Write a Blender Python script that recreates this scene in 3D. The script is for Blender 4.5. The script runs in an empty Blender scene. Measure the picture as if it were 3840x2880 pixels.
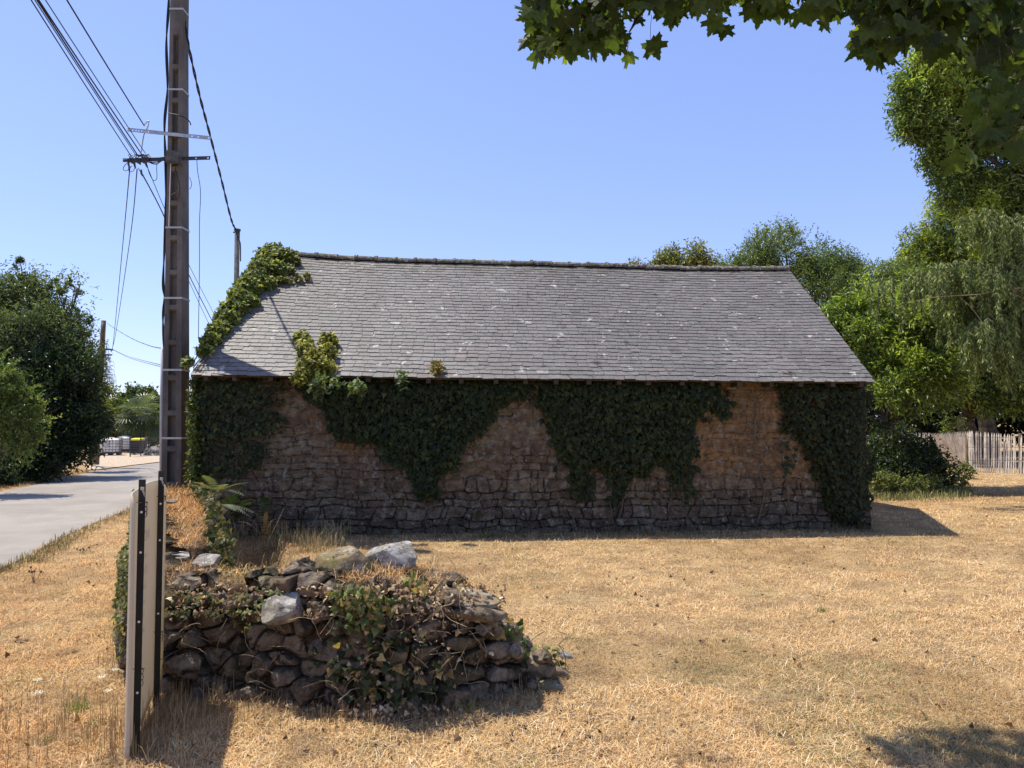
import bpy, math, random
import numpy as np
from mathutils import Vector

# ------------------------------------------------------------------ camera, sky, sun, exposure
scene = bpy.context.scene
COL = scene.collection
F = 2794.0                      # focal length in pixels of a 3840 px wide frame
PITCH = math.atan(130 / F)
CAMZ = 1.6
cam_d = bpy.data.cameras.new('camera'); cam = bpy.data.objects.new('camera', cam_d); COL.objects.link(cam)
cam.location = (0, 0, CAMZ); cam.rotation_euler = (math.pi / 2 + PITCH, 0, 0)
cam_d.sensor_width = 36; cam_d.lens = F / 3840 * 36; cam_d.clip_end = 3000; cam_d.clip_start = 0.05
scene.camera = cam
SUN = np.array((-0.95, 0.40, 2.2)); SUN = SUN / np.linalg.norm(SUN)
ELEV = math.asin(SUN[2]); AZ = math.atan2(SUN[0], SUN[1])
world = bpy.data.worlds.new('World'); scene.world = world; world.use_nodes = True
wn = world.node_tree; wn.nodes.clear()
sky = wn.nodes.new('ShaderNodeTexSky'); sky.sky_type = 'NISHITA'; sky.sun_disc = False
sky.sun_elevation = ELEV; sky.sun_rotation = AZ
sky.air_density = 1.0; sky.dust_density = 0.3; sky.ozone_density = 3.5; sky.altitude = 0
bg = wn.nodes.new('ShaderNodeBackground'); bg.inputs['Strength'].default_value = 0.15
wo = wn.nodes.new('ShaderNodeOutputWorld')
wb = wn.nodes.new('ShaderNodeMix'); wb.data_type = 'RGBA'; wb.blend_type = 'MULTIPLY'; wb.inputs['Factor'].default_value = 1; wb.inputs['B'].default_value = (1.14, 1.19, 1.63, 1)
gm = wn.nodes.new('ShaderNodeGamma'); gm.inputs['Gamma'].default_value = 0.68      # evens out the zenith to horizon contrast
wn.links.new(sky.outputs[0], gm.inputs[0]); wn.links.new(gm.outputs[0], wb.inputs['A']); wn.links.new(wb.outputs['Result'], bg.inputs[0]); wn.links.new(bg.outputs[0], wo.inputs[0])
sl = bpy.data.lights.new('sun', 'SUN'); sl.energy = 4.5; sl.angle = math.radians(0.53); sl.color = (1.0, 0.93, 0.80)
so = bpy.data.objects.new('sun', sl); COL.objects.link(so); so.location = (-20, 10, 40)
so.rotation_euler = Vector(-SUN).to_track_quat('-Z', 'Y').to_euler()
scene.view_settings.view_transform = 'Standard'; scene.view_settings.look = 'None'
scene.view_settings.exposure = 0.6; scene.view_settings.gamma = 1.0
scene.cycles.max_bounces = 8; scene.cycles.transmission_bounces = 4; scene.cycles.transparent_max_bounces = 8

rng = np.random.default_rng(7)
random.seed(7)
A = np.array
CT, ST = math.cos(PITCH), math.sin(PITCH)

def ray(px, py):
    u = (np.asarray(px, float) - 1920) / F; v = (1440 - np.asarray(py, float)) / F
    return u, CT - v * ST, ST + v * CT
def P(px, py, D):
    u, y, z = ray(px, py)
    return A([u / y * D, np.asarray(D, float) + 0 * u, CAMZ + z / y * D]).T if np.ndim(px) else A((u / y * D, D, CAMZ + z / y * D))
def G(px, py, z=0.0):
    u, y, zz = ray(px, py); t = (z - CAMZ) / zz
    return A((u * t, y * t, z))

# ------------------------------------------------------------------ numpy noise
def _h(i, j, k, s):
    n = (i * 374761393 + j * 668265263 + k * 2147483647 + s * 1274126177) & 0xffffffff
    n = ((n ^ (n >> 13)) * 1274126177) & 0xffffffff
    n = n ^ (n >> 16)
    return (n & 0xffff) / 65535.0
def vn(p, s=0):
    p = np.asarray(p, float); i = np.floor(p).astype(np.int64); f = p - i; f = f * f * (3 - 2 * f)
    r = 0
    for a in (0, 1):
        for b in (0, 1):
            for c in (0, 1):
                w = (f[..., 0] if a else 1 - f[..., 0]) * (f[..., 1] if b else 1 - f[..., 1]) * (f[..., 2] if c else 1 - f[..., 2])
                r = r + w * _h(i[..., 0] + a, i[..., 1] + b, i[..., 2] + c, s)
    return r * 2 - 1
def fbm(p, o=4, s=0):
    r = 0; a = 0.5; p = np.asarray(p, float)
    for k in range(o):
        r = r + a * vn(p, s + k); p = p * 2.03; a *= 0.5
    return r
def ss(a, b, x):
    t = np.clip((np.asarray(x, float) - a) / (b - a), 0, 1); return t * t * (3 - 2 * t)
def nrm(v):
    return v / np.maximum(np.linalg.norm(v, axis=-1, keepdims=True), 1e-9)
def mixc(a, b, t):
    t = np.asarray(t)[..., None]; return A(a) * (1 - t) + A(b) * t
def inpoly(x, y, poly):
    x = np.asarray(x); y = np.asarray(y); c = np.zeros(x.shape, bool); n = len(poly)
    for i in range(n):
        x1, y1 = poly[i]; x2, y2 = poly[(i + 1) % n]
        if y1 == y2: continue
        m = ((y1 > y) != (y2 > y)) & (x < (x2 - x1) * (y - y1) / (y2 - y1) + x1); c ^= m
    return c
def dpath(x, y, path):
    d = np.full(np.shape(x), 1e9)
    for (x1, y1), (x2, y2) in zip(path[:-1], path[1:]):
        dx, dy = x2 - x1, y2 - y1; t = np.clip(((x - x1) * dx + (y - y1) * dy) / (dx * dx + dy * dy), 0, 1)
        d = np.minimum(d, np.hypot(x - x1 - t * dx, y - y1 - t * dy))
    return d

# ------------------------------------------------------------------ object helpers
def tag(o, label=None, cat=None, group=None, kind=None):
    if label: o['label'] = label
    if cat: o['category'] = cat
    if group: o['group'] = group
    if kind: o['kind'] = kind
    return o
def empty(name, loc, label, cat, group=None):
    o = bpy.data.objects.new(name, None); COL.objects.link(o); o.location = [float(c) for c in loc]
    o.empty_display_size = 0.2
    return tag(o, label, cat, group)
def mk(name, V, Fc, mat, parent=None, cols=None, smooth=False):
    """one mesh object; V world coordinates; Fc an (n,3) or (n,4) array, a list of such arrays, or a list of polygons"""
    V = np.asarray(V, np.float64)
    if parent is not None: V = V - A(parent.matrix_world.translation if False else abs_loc(parent))
    me = bpy.data.meshes.new(name)
    if isinstance(Fc, np.ndarray): Fc = [Fc]
    if len(Fc) and isinstance(Fc[0], np.ndarray):
        flat = np.concatenate([f.reshape(-1) for f in Fc]).astype(np.int32)
        tot = np.concatenate([np.full(len(f), f.shape[1], np.int32) for f in Fc])
    else:
        flat = np.fromiter((i for f in Fc for i in f), np.int32); tot = A([len(f) for f in Fc], np.int32)
    st = np.concatenate([[0], np.cumsum(tot)[:-1]]).astype(np.int32)
    me.vertices.add(len(V)); me.vertices.foreach_set('co', V.astype(np.float32).ravel())
    me.loops.add(len(flat)); me.loops.foreach_set('vertex_index', flat)
    me.polygons.add(len(tot)); me.polygons.foreach_set('loop_start', st); me.polygons.foreach_set('loop_total', tot)
    me.polygons.foreach_set('use_smooth', np.full(len(tot), bool(smooth)))
    me.update(calc_edges=True)
    if cols is not None:
        at = me.attributes.new('col', 'FLOAT_COLOR', 'POINT')
        c = np.ones((len(V), 4), np.float32); c[:, :3] = cols; at.data.foreach_set('color', c.ravel())
    me.materials.append(mat)
    o = bpy.data.objects.new(name, me); COL.objects.link(o)
    if parent is not None: o.parent = parent
    return o
def abs_loc(o):
    l = A(o.location)
    while o.parent is not None:
        o = o.parent; l = l + A(o.location)
    return l
class MB:
    """collects shapes for one mesh"""
    def __init__(s): s.v = []; s.f = []; s.c = []; s.n = 0
    def add(s, V, Fc, col=None):
        V = np.asarray(V, float); s.v.append(V); s.f += [[int(i) + s.n for i in f] for f in Fc]; s.n += len(V)
        s.c.append(np.tile(A(col if col is not None else (.5, .5, .5)), (len(V), 1)))
    def box(s, c, size, rot=None, col=None):
        h = A(size) / 2; V = A([(x, y, z) for x in (-1, 1) for y in (-1, 1) for z in (-1, 1)]) * h
        if rot is not None: V = V @ A(rot).T
        s.add(V + A(c), [(0, 1, 3, 2), (4, 6, 7, 5), (0, 4, 5, 1), (2, 3, 7, 6), (0, 2, 6, 4), (1, 5, 7, 3)], col)
    def tube(s, pts, r, n=6, col=None, cap=True):
        pts = np.asarray(pts, float); m = len(pts); r = np.broadcast_to(np.asarray(r, float), (m,))
        T = nrm(np.gradient(pts, axis=0)); ref = A((0, 0, 1.)) if abs(T[0][2]) < .9 else A((1., 0, 0))
        V = []
        for i in range(m):
            a = nrm(np.cross(T[i], ref)); b = np.cross(T[i], a); ref = ref if abs(np.dot(T[i], ref)) < .95 else A((0, 1., 0))
            for k in range(n):
                t = 2 * math.pi * k / n; V.append(pts[i] + r[i] * (math.cos(t) * a + math.sin(t) * b))
        Fc = [(i * n + k, i * n + (k + 1) % n, (i + 1) * n + (k + 1) % n, (i + 1) * n + k) for i in range(m - 1) for k in range(n)]
        if cap: Fc += [tuple(range(n))[::-1], tuple(range((m - 1) * n, m * n))]
        s.add(V, Fc, col)
    def build(s, name, mat, parent=None, smooth=False):
        return mk(name, np.concatenate(s.v), s.f, mat, parent, np.concatenate(s.c), smooth)
def rotz(a): c, s_ = math.cos(a), math.sin(a); return A([[c, -s_, 0], [s_, c, 0], [0, 0, 1]])

# ------------------------------------------------------------------ materials
def material(name, rough=0.8, spec=0.3, bump=0.0, bscale=40, color=None, var=0.25, vscale=8, trans=0.0, metal=0.0, tint=None, detail=6, bdist=0.02, ttint=(1.5, 1.6, 0.55)):
    m = bpy.data.materials.new(name); m.use_nodes = True; nt = m.node_tree; N = nt.nodes; L = nt.links
    N.clear(); out = N.new('ShaderNodeOutputMaterial'); b = N.new('ShaderNodeBsdfPrincipled')
    b.inputs['Roughness'].default_value = rough; b.inputs['Specular IOR Level'].default_value = spec; b.inputs['Metallic'].default_value = metal
    geo = N.new('ShaderNodeNewGeometry')
    if color is None:
        at = N.new('ShaderNodeAttribute'); at.attribute_name = 'col'; src = at.outputs['Color']
    else:
        rgb = N.new('ShaderNodeRGB'); rgb.outputs[0].default_value = (*color, 1); src = rgb.outputs[0]
    no = N.new('ShaderNodeTexNoise'); no.inputs['Scale'].default_value = vscale; no.inputs['Detail'].default_value = detail; no.inputs['Roughness'].default_value = 0.65
    L.new(geo.outputs['Position'], no.inputs['Vector'])
    mr = N.new('ShaderNodeMapRange'); mr.inputs['From Min'].default_value = 0.38; mr.inputs['From Max'].default_value = 0.62
    mr.inputs['To Min'].default_value = 1 - var; mr.inputs['To Max'].default_value = 1 + var; L.new(no.outputs['Fac'], mr.inputs['Value'])
    mx = N.new('ShaderNodeMix'); mx.data_type = 'RGBA'; mx.blend_type = 'MULTIPLY'; mx.inputs['Factor'].default_value = 1
    L.new(src, mx.inputs['A']); L.new(mr.outputs[0], mx.inputs['B']); last = mx.outputs['Result']
    if tint:                                        # (colour, scale, low, high[, axis scaling]) patches of lichen, moss, dirt
        for t in tint:
            tc, sc, lo, hi = t[:4]; lo = .5 + (lo - .5) * .62; hi = .5 + (hi - .5) * .62
            n2 = N.new('ShaderNodeTexNoise'); n2.inputs['Scale'].default_value = sc; n2.inputs['Detail'].default_value = 8; n2.inputs['Roughness'].default_value = 0.7
            if len(t) > 4:
                mp = N.new('ShaderNodeMapping'); mp.inputs['Scale'].default_value = t[4]; mp.inputs['Location'].default_value = (t[5],) * 3 if len(t) > 5 else (0, 0, 0)
                L.new(geo.outputs['Position'], mp.inputs['Vector']); L.new(mp.outputs[0], n2.inputs['Vector'])
            else: L.new(geo.outputs['Position'], n2.inputs['Vector'])
            m2 = N.new('ShaderNodeMapRange'); m2.inputs['From Min'].default_value = lo; m2.inputs['From Max'].default_value = hi; L.new(n2.outputs['Fac'], m2.inputs['Value'])
            x2 = N.new('ShaderNodeMix'); x2.data_type = 'RGBA'; L.new(m2.outputs[0], x2.inputs['Factor']); L.new(last, x2.inputs['A']); x2.inputs['B'].default_value = (*tc, 1)
            last = x2.outputs['Result']
    L.new(last, b.inputs['Base Color'])
    if bump:
        n3 = N.new('ShaderNodeTexNoise'); n3.inputs['Scale'].default_value = bscale; n3.inputs['Detail'].default_value = 8; n3.inputs['Roughness'].default_value = 0.7
        L.new(geo.outputs['Position'], n3.inputs['Vector'])
        bp = N.new('ShaderNodeBump'); bp.inputs['Strength'].default_value = bump; bp.inputs['Distance'].default_value = bdist
        L.new(n3.outputs['Fac'], bp.inputs['Height']); L.new(bp.outputs[0], b.inputs['Normal'])
    if trans:
        tr = N.new('ShaderNodeBsdfTranslucent'); g = N.new('ShaderNodeMix'); g.data_type = 'RGBA'; g.blend_type = 'MULTIPLY'; g.inputs['Factor'].default_value = 1
        L.new(last, g.inputs['A']); g.inputs['B'].default_value = (*ttint, 1); L.new(g.outputs['Result'], tr.inputs['Color'])
        ms = N.new('ShaderNodeMixShader'); ms.inputs[0].default_value = trans
        L.new(b.outputs[0], ms.inputs[1]); L.new(tr.outputs[0], ms.inputs[2]); L.new(ms.outputs[0], out.inputs[0])
    else: L.new(b.outputs[0], out.inputs[0])
    return m
M = dict(
    ground=material('dry_turf', .95, .1, 1., 70, (.36, .24, .115), .35, 3, tint=[((.27, .16, .08), .8, .5, .75), ((.5, .38, .2), 1.7, .55, .8), ((.13, .08, .045), 45, .50, .66), ((.62, .46, .27), 90, .56, .66)]),
    road=material('worn_asphalt', .9, .2, .5, 120, (.29, .26, .225), .08, 1.2, tint=[((.22, .20, .175), .35, .45, .75), ((.18, .17, .16), 60, .62, .7)], bdist=.006),
    gravel=material('gravel', .95, .1, .8, 60, (.46, .37, .27), .3, 14, tint=[((.2, .15, .1), 30, .55, .7)]),
    straw=material('straw', .75, .25, 0, 1, None, .1, 2, trans=.0),
    leaf=material('leaf', .42, .45, 0, 1, None, .12, 3, trans=.36),
    ivy=material('ivy_leaf', .55, .22, 0, 1, None, .15, 6, trans=.3),
    maple=material('maple_leaf', .5, .3, .15, 60, None, .22, 25, trans=.6),
    needle=material('needles', .6, .3, 0, 1, None, .1, 3, trans=.25),
    bark=material('bark', .9, .15, 1.0, 25, (.085, .065, .048), .4, 6, tint=[((.16, .16, .12), 7, .55, .7)]),
    twig=material('dry_twig', .85, .2, 0, 1, (.13, .095, .06), .3, 20),
    slate=material('slate', .55, .45, .5, 70, None, .16, 30, tint=[
        ((.11, .098, .088), 1.0, .48, .72), ((.26, .25, .23), 60, .58, .70), ((.055, .048, .040), 9, .62, .76, (1, 1, 1), 7.0), ((.42, .41, .37), 4.5, .70, .72, (1, 1, 1), 4.0), ((.05, .045, .03), 5.0, .66, .74, (1, 1, 1), 11.0)], bdist=.008),
    ridge=material('ridge_tile', .9, .2, 1., 40, (.15, .125, .10), .3, 9, tint=[((.36, .34, .28), 18, .54, .62), ((.10, .11, .04), 9, .52, .66, (1, 1, 1), 3.0), ((.05, .045, .04), 25, .58, .66, (1, 1, 1), 9.0)]),
    wall=material('rubble_wall', .97, .08, 1., 45, None, .28, 10, tint=[((.24, .21, .155), 9, .58, .70), ((.07, .055, .05), 9, .60, .74, (1, 1, 1), 5.0)], bdist=.012),
    rock=material('field_stone', .95, .12, 1., 38, None, .35, 12, tint=[((.24, .21, .16), 14, .60, .70), ((.045, .035, .022), 9, .50, .66, (1, 1, 1), 4.0)], bdist=.02),
    pale=material('pale_stone', .9, .15, 1., 50, (.24, .22, .185), .3, 14, tint=[((.10, .085, .07), 40, .6, .68), ((.44, .42, .38), 12, .55, .68, (1, 1, 1), 2.0)], bdist=.012),
    moss=material('mossy_stone', .95, .15, 1., 30, (.25, .19, .12), .35, 12, tint=[((.20, .165, .07), 6, .46, .60), ((.36, .33, .26), 14, .58, .68), ((.05, .04, .03), 20, .6, .7, (1, 1, 1), 2.0)], bdist=.015),
    soil=material('soil', .98, .05, 1., 25, (.09, .062, .04), .4, 8),
    concrete=material('pole_concrete', .92, .15, .6, 70, (.15, .135, .118), .16, 3, tint=[((.08, .072, .065), 1.3, .5, .72, (1, 1, .25)), ((.15, .135, .12), 28, .68, .76)], bdist=.006),
    galv=material('galvanised', .45, .5, 0, 1, (.42, .43, .44), .2, 10, metal=.55),
    strap=material('strap_steel', .5, .4, 0, 1, (.42, .42, .41), .1, 10, metal=.3),
    dark=material('dark_metal', .6, .4, 0, 1, (.05, .05, .052), .25, 12, metal=.2),
    black=material('black_cable', .6, .35, 0, 1, (.018, .018, .022), .1, 10),
    grey=material('grey_pvc', .5, .4, 0, 1, (.42, .43, .44), .06, 6),
    box=material('weathered_box', .9, .15, .3, 60, (.10, .10, .095), .35, 14),
    wood=material('old_wood', .9, .15, .6, 30, (.26, .20, .14), .25, 6, tint=[((.14, .11, .085), 5, .5, .7, (1, 1, .15))]),
    stem=material('dead_stem', .85, .2, 0, 1, (.34, .25, .15), .3, 20),
    paling=material('chestnut_paling', .85, .2, .3, 40, (.70, .64, .53), .22, 5, tint=[((.42, .36, .28), 6, .55, .75, (1, 1, .2))]),
    panel=material('panel_plastic', .5, .3, 0, 1, (.70, .645, .52), .015, 3, trans=.5, ttint=(1.0, .95, .86)),
    print_=material('faint_print', .7, .2, 0, 1, (.47, .44, .385), .05, 8),
    post=material('black_steel', .55, .4, 0, 1, (.016, .018, .019), .2, 10, metal=.1),
    white=material('white_metal', .5, .4, 0, 1, (.8, .79, .75), .05, 4),
    tank=material('tank_plastic', .5, .4, 0, 1, (.85, .82, .76), .08, 2, tint=[((.5, .47, .38), 1.5, .55, .8)]),
    bin=material('bin_plastic', .5, .4, 0, 1, (.022, .024, .028), .1, 4),
    yellow=material('yellow_plastic', .45, .4, 0, 1, (.72, .62, .03), .05, 4),
    green=material('green_paint', .5, .4, 0, 1, (.015, .055, .04), .08, 4),
    petal=material('petal', .8, .2, 0, 1, (.78, .76, .66), .08, 30, trans=.2),
    roof2=material('far_slate', .7, .4, .3, 20, (.17, .17, .18), .2, 2),
    wall2=material('far_render', .9, .2, .3, 20, (.30, .27, .23), .2, 2),
    orange=material('oak_timber', .85, .15, .4, 30, (.06, .047, .035), .3, 8),
)

# ------------------------------------------------------------------ leaf and stone templates
def fan(out, c=(.4, 0, 0)):
    V = A([c] + list(out), float); n = len(out)
    return V, A([(0, i + 1, (i + 1) % n + 1) for i in range(n)])
T_LEAF = (A([(0, 0, 0), (.42, .5, .10), (1, 0, -.12), (.42, -.5, .10)]), A([(0, 1, 2), (0, 2, 3)]))
_iv = [(0, 0, 0), (-.12, .30, -.02), (.10, .52, -.05), (.38, .36, 0), (.62, .20, 0), (1, 0, -.12), (.62, -.20, 0), (.38, -.36, 0), (.10, -.52, -.05), (-.12, -.30, -.02)]
T_IVY = fan(_iv, (.3, 0, .07))
_mh = [(0, 0), (-.06, .10), (-.13, .20), (-.02, .24), (-.08, .40), (-.12, .50), (.02, .48), (.10, .54), (.15, .46), (.24, .40), (.30, .44), (.38, .58), (.45, .68), (.50, .56), (.66, .54), (.60, .42), (.54, .27), (.62, .20), (.70, .22), (.76, .12), (.88, .10), (1.0, 0)]
_mo = [(x, y, -.10 * abs(y) - .10 * max(0, x - .5)) for x, y in _mh] + [(x, -y, -.10 * abs(y) - .10 * max(0, x - .5)) for x, y in _mh[-2:0:-1]]
T_MAPLE = fan(_mo, (.28, 0, .05))
T_BLADE = (A([(0, -.5, 0), (0, .5, 0), (.55, .35, .10), (.55, -.35, .10), (1, 0, .0)]), None)
def place(T, pos, ax, nn, s, w=None):
    """copies of template T at pos, x along ax, z near nn"""
    V, Ft = T; pos = np.asarray(pos, float); n = len(pos); ax = nrm(ax); b = nrm(np.cross(nn, ax)); c = np.cross(ax, b)
    s = np.broadcast_to(np.asarray(s, float), (n,))[:, None, None]; w = np.ones(n) if w is None else w; w = np.broadcast_to(w, (n,))[:, None, None]
    out = pos[:, None, :] + s * (V[None, :, 0:1] * ax[:, None] + w * V[None, :, 1:2] * b[:, None] + V[None, :, 2:3] * c[:, None])
    Fo = Ft[None] + (np.arange(n) * len(V))[:, None, None]
    return out.reshape(-1, 3), Fo.reshape(-1, Ft.shape[1])
def rdir(n): return nrm(rng.normal(size=(n, 3)))
def lcol(n, k, a, b, yellow=(.10, .13, .02), py=.1, jit=.2):
    """k vertices per leaf"""
    t = rng.random(n); c = mixc(a, b, t) * (1 + jit * rng.normal(size=(n, 1))); m = rng.random(n) < py
    c[m] = A(yellow) * (1 + .2 * rng.normal(size=(m.sum(), 1))); return np.repeat(np.clip(c, .004, 1), k, 0)
def icos(sub=3):
    import bmesh
    bm = bmesh.new(); bmesh.ops.create_icosphere(bm, subdivisions=sub, radius=1); bm.verts.ensure_lookup_table()
    V = A([v.co[:] for v in bm.verts]); Fc = A([[v.index for v in f.verts] for f in bm.faces]); bm.free(); return V, Fc
ICO4 = icos(4); ICO5 = icos(5); ICO3 = icos(3)
def rock_shape(size, seed, tmpl=None, facets=9, rough=.05):
    """an angular stone: a sphere cut by random planes, then roughened"""
    V, Fc = tmpl or ICO5; r = np.random.default_rng(seed); V = V.copy()
    N = nrm(r.normal(size=(facets, 3))); d = r.uniform(.50, .85, facets)
    for n_, dd in zip(N, d):
        o = V @ n_; V = V - np.maximum(0, o - dd)[:, None] * n_ * .95
    V = V * (1 + rough * fbm(V * 2.2 + seed, 3)[:, None] * 2 + rough * .5 * fbm(V * 7 + seed, 3)[:, None])
    return V * A(size) / 2 / .8, Fc
def stone(label, px, py, D, size, seed, mat, rz=0, tilt=0, lift=0, group=None, zabs=None, tx=0):
    V, Fc = rock_shape(size, seed); cx, sx = math.cos(tilt), math.sin(tilt)
    R = rotz(rz) @ A([[cx, 0, sx], [0, 1, 0], [-sx, 0, cx]]) @ A([[1, 0, 0], [0, math.cos(tx), -math.sin(tx)], [0, math.sin(tx), math.cos(tx)]]); V = V @ R.T
    p = P(px, py, D); p[2] += lift; c = (.22, .17, .12)
    o = mk('stone', V, Fc, mat, None, np.tile(A(c), (len(V), 1)), True); o.location = p
    return tag(o, label, 'stone', group)

# ------------------------------------------------------------------ terrain
def gz(x, y):
    x = np.asarray(x, float); y = np.asarray(y, float)
    z = -0.10 * ss(5, 9, y)
    if np.size(x) and True:                        # shaded hollow along the inner side of the grassy wall
        d = dpath(x, y, [(-1.95, 6.5), (-2.35, 7.4), (-2.85, 8.6), (-3.5, 10.1)]); z = z - .5 * ss(.42, .18, d)
    z = z - 0.013 * np.maximum(0, np.minimum(y, 60) - 14) * ss(4, -6, x)
    return z
def G2(px, py):
    p = G(px, py, 0)
    for _ in range(12): p = G(px, py, float(gz(p[0], p[1])))
    return p
def bumps(x, y):
    q = np.stack([x, y, 0 * x], -1)
    return (.018 * fbm(q * .9, 3, 3) + .008 * fbm(q * 5, 3, 9))
# road polygon: near edge going away, far edge coming back
near = [G2(-900, 2500), G2(-300, 2230), G2(0, 2135), G2(81, 2098), G2(195, 2037), G2(338, 1968), G2(496, 1907), G2(590, 1850), G2(660, 1795)]
far = [G2(700, 1722), G2(600, 1731), G2(504, 1748), G2(366, 1766), G2(293, 1783), G2(228, 1794), G2(122, 1821), G2(0, 1846), G2(-350, 1905), G2(-1100, 2010)]
ROAD = [(p[0], p[1]) for p in near + far]
sx = np.unique(np.concatenate([np.linspace(-9, 9, 190), np.sign(np.linspace(-1, 1, 120)) * (8.5 + (np.abs(np.linspace(-1, 1, 120)) ** 3) * 500)]))
sy = np.unique(np.concatenate([np.linspace(-6, 16, 230), 16 + np.linspace(0, 1, 110) ** 2.6 * 900, -6 - np.linspace(0, 1, 12)[1:] * 60]))
X, Y = np.meshgrid(sx, sy)
inr = inpoly(X, Y, ROAD); dr = dpath(X, Y, ROAD + ROAD[:1]); w = np.where(inr, 0, ss(0, .5, dr))
Z = gz(X, Y) + np.where(inr, -.012, 0) + bumps(X, Y) * w * ss(90, 30, Y) + .02 * w
V = np.stack([X, Y, Z], -1).reshape(-1, 3); nx = len(sx); ny = len(sy)
ii, jj = np.meshgrid(np.arange(nx - 1), np.arange(ny - 1)); q0 = (jj * nx + ii).ravel()
tag(mk('ground', V, np.stack([q0, q0 + 1, q0 + nx + 1, q0 + nx], -1), M['ground'], smooth=True), kind='structure')
def strip(name, edge_a, edge_b, mat, lift, m=30, n=12):
    """a sheet between two plan polylines draped on the terrain"""
    def res(e, k):
        e = A([p[:2] for p in e]); d = np.concatenate([[0], np.cumsum(np.linalg.norm(np.diff(e, axis=0), axis=1))]); t = np.linspace(0, d[-1], k)
        return np.stack([np.interp(t, d, e[:, 0]), np.interp(t, d, e[:, 1])], -1)
    a, b = res(edge_a, m), res(edge_b, m); wob = .05 * fbm(np.stack([np.arange(m) * .9, np.zeros(m), np.zeros(m)], -1))
    a = a + wob[:, None]; t = np.linspace(0, 1, n)[None, :, None]; g = a[:, None] * (1 - t) + b[:, None] * t
    V = np.concatenate([g, (gz(g[..., 0], g[..., 1]) + lift)[..., None]], -1).reshape(-1, 3)
    i, j = np.meshgrid(np.arange(n - 1), np.arange(m - 1)); q = (j * n + i).ravel()
    return tag(mk(name, V, np.stack([q, q + 1, q + n + 1, q + n], -1), mat, smooth=True), kind='structure')
strip('road', near, far[::-1], M['road'], .006, 120, 24)
strip('driveway', [G2(330, 1765), G2(366, 1764), G2(504, 1746), G2(660, 1727)], [G2(330, 1705), G2(366, 1700), G2(504, 1700), G2(700, 1694)], M['gravel'], .035, 20, 8)

# ------------------------------------------------------------------ the low wall / bank: plan shape and height
BFRONT = [(-4.9, 9.9), (-3.45, 7.1), (-2.76, 5.6), (-2.50, 5.0), (-2.32, 4.68), (-2.0, 4.43), (-1.6, 4.36), (-1.07, 4.16), (-.74, 4.06), (-.40, 4.14), (-.18, 4.28), (.05, 4.5), (.22, 4.8)]
BBACK = [(.15, 5.15), (-.3, 5.3), (-.8, 5.2), (-1.6, 5.3), (-2.07, 5.5), (-2.52, 6.5), (-3.1, 7.9), (-4.0, 9.7), (-4.35, 10.3)]
BPOLY = BFRONT + BBACK
def btop(x, y):
    fx = np.interp(x, [-3, -2, -1.6, -1.1, -.75, -.5, -.3, -.1, .1, .25], [.62, .60, .60, .67, .70, .65, .58, .43, .24, .08])
    return np.where(y > 5.5, np.interp(y, [5.5, 7, 9.5], [.62, .66, .74]), fx)
def bank(x, y):
    ins = inpoly(x, y, BPOLY); df = dpath(x, y, BFRONT); db = dpath(x, y, BBACK)
    wb = np.where(y < 5.7, .5, .14); h = btop(x, y) * ss(0, .07, df) * ss(0, 1, db / wb) * ins
    return h
bx = np.arange(-5.4, .6, .03); by = np.arange(3.9, 10.5, .03); X, Y = np.meshgrid(bx, by); H = bank(X, Y)
q3 = np.stack([X, Y, 0 * X], -1)
Z = gz(X, Y) + H + (.03 * fbm(q3 * 3, 4, 21) + .012 * fbm(q3 * 14, 3, 5)) * ss(.1, .4, H) - .06 * (H < .02)
V = np.stack([X, Y, Z], -1).reshape(-1, 3); nx, ny = len(bx), len(by)
ii, jj = np.meshgrid(np.arange(nx - 1), np.arange(ny - 1)); q0 = (jj * nx + ii).ravel(); Fq = np.stack([q0, q0 + 1, q0 + nx + 1, q0 + nx], -1)
Hm = H.ravel() > .02; keep = Hm[Fq].any(1); Fq = Fq[keep]
used = np.unique(Fq); rm = np.full(len(V), -1); rm[used] = np.arange(len(used))
low_wall = empty('low_stone_wall', (-1.6, 4.6, 0), 'ruined low dry stone wall topped with dry grass, bending back towards the pole', 'stone wall')
mk('earth_core', V[used], rm[Fq], M['soil'], low_wall, None, True)

def voronoi(S, Zz, seeds, ani):
    """nearest / second nearest distances and index for grid points"""
    p = np.stack([S.ravel() * ani[0], Zz.ravel() * ani[1]], -1); s = seeds * A(ani); n = len(p)
    f1 = np.empty(n); f2 = np.empty(n); ix = np.empty(n, int)
    for a in range(0, n, 8000):
        d = ((p[a:a + 8000, None] - s[None]) ** 2).sum(-1); o = np.argpartition(d, 1, axis=1)[:, :2]; r = np.arange(len(d))
        d0, d1 = d[r, o[:, 0]], d[r, o[:, 1]]; sw = d0 > d1
        i0 = np.where(sw, o[:, 1], o[:, 0]); ix[a:a + 8000] = i0; i1 = np.where(sw, o[:, 0], o[:, 1])
        a0, a1 = np.minimum(d0, d1), np.maximum(d0, d1)
        sep = np.sqrt(((s[i0] - s[i1]) ** 2).sum(-1)) + 1e-9
        f1[a:a + 8000] = np.sqrt(a0); f2[a:a + 8000] = (a1 - a0) / (2 * sep)     # distance to the joint
    return f1.reshape(S.shape), f2.reshape(S.shape), ix.reshape(S.shape)

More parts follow.
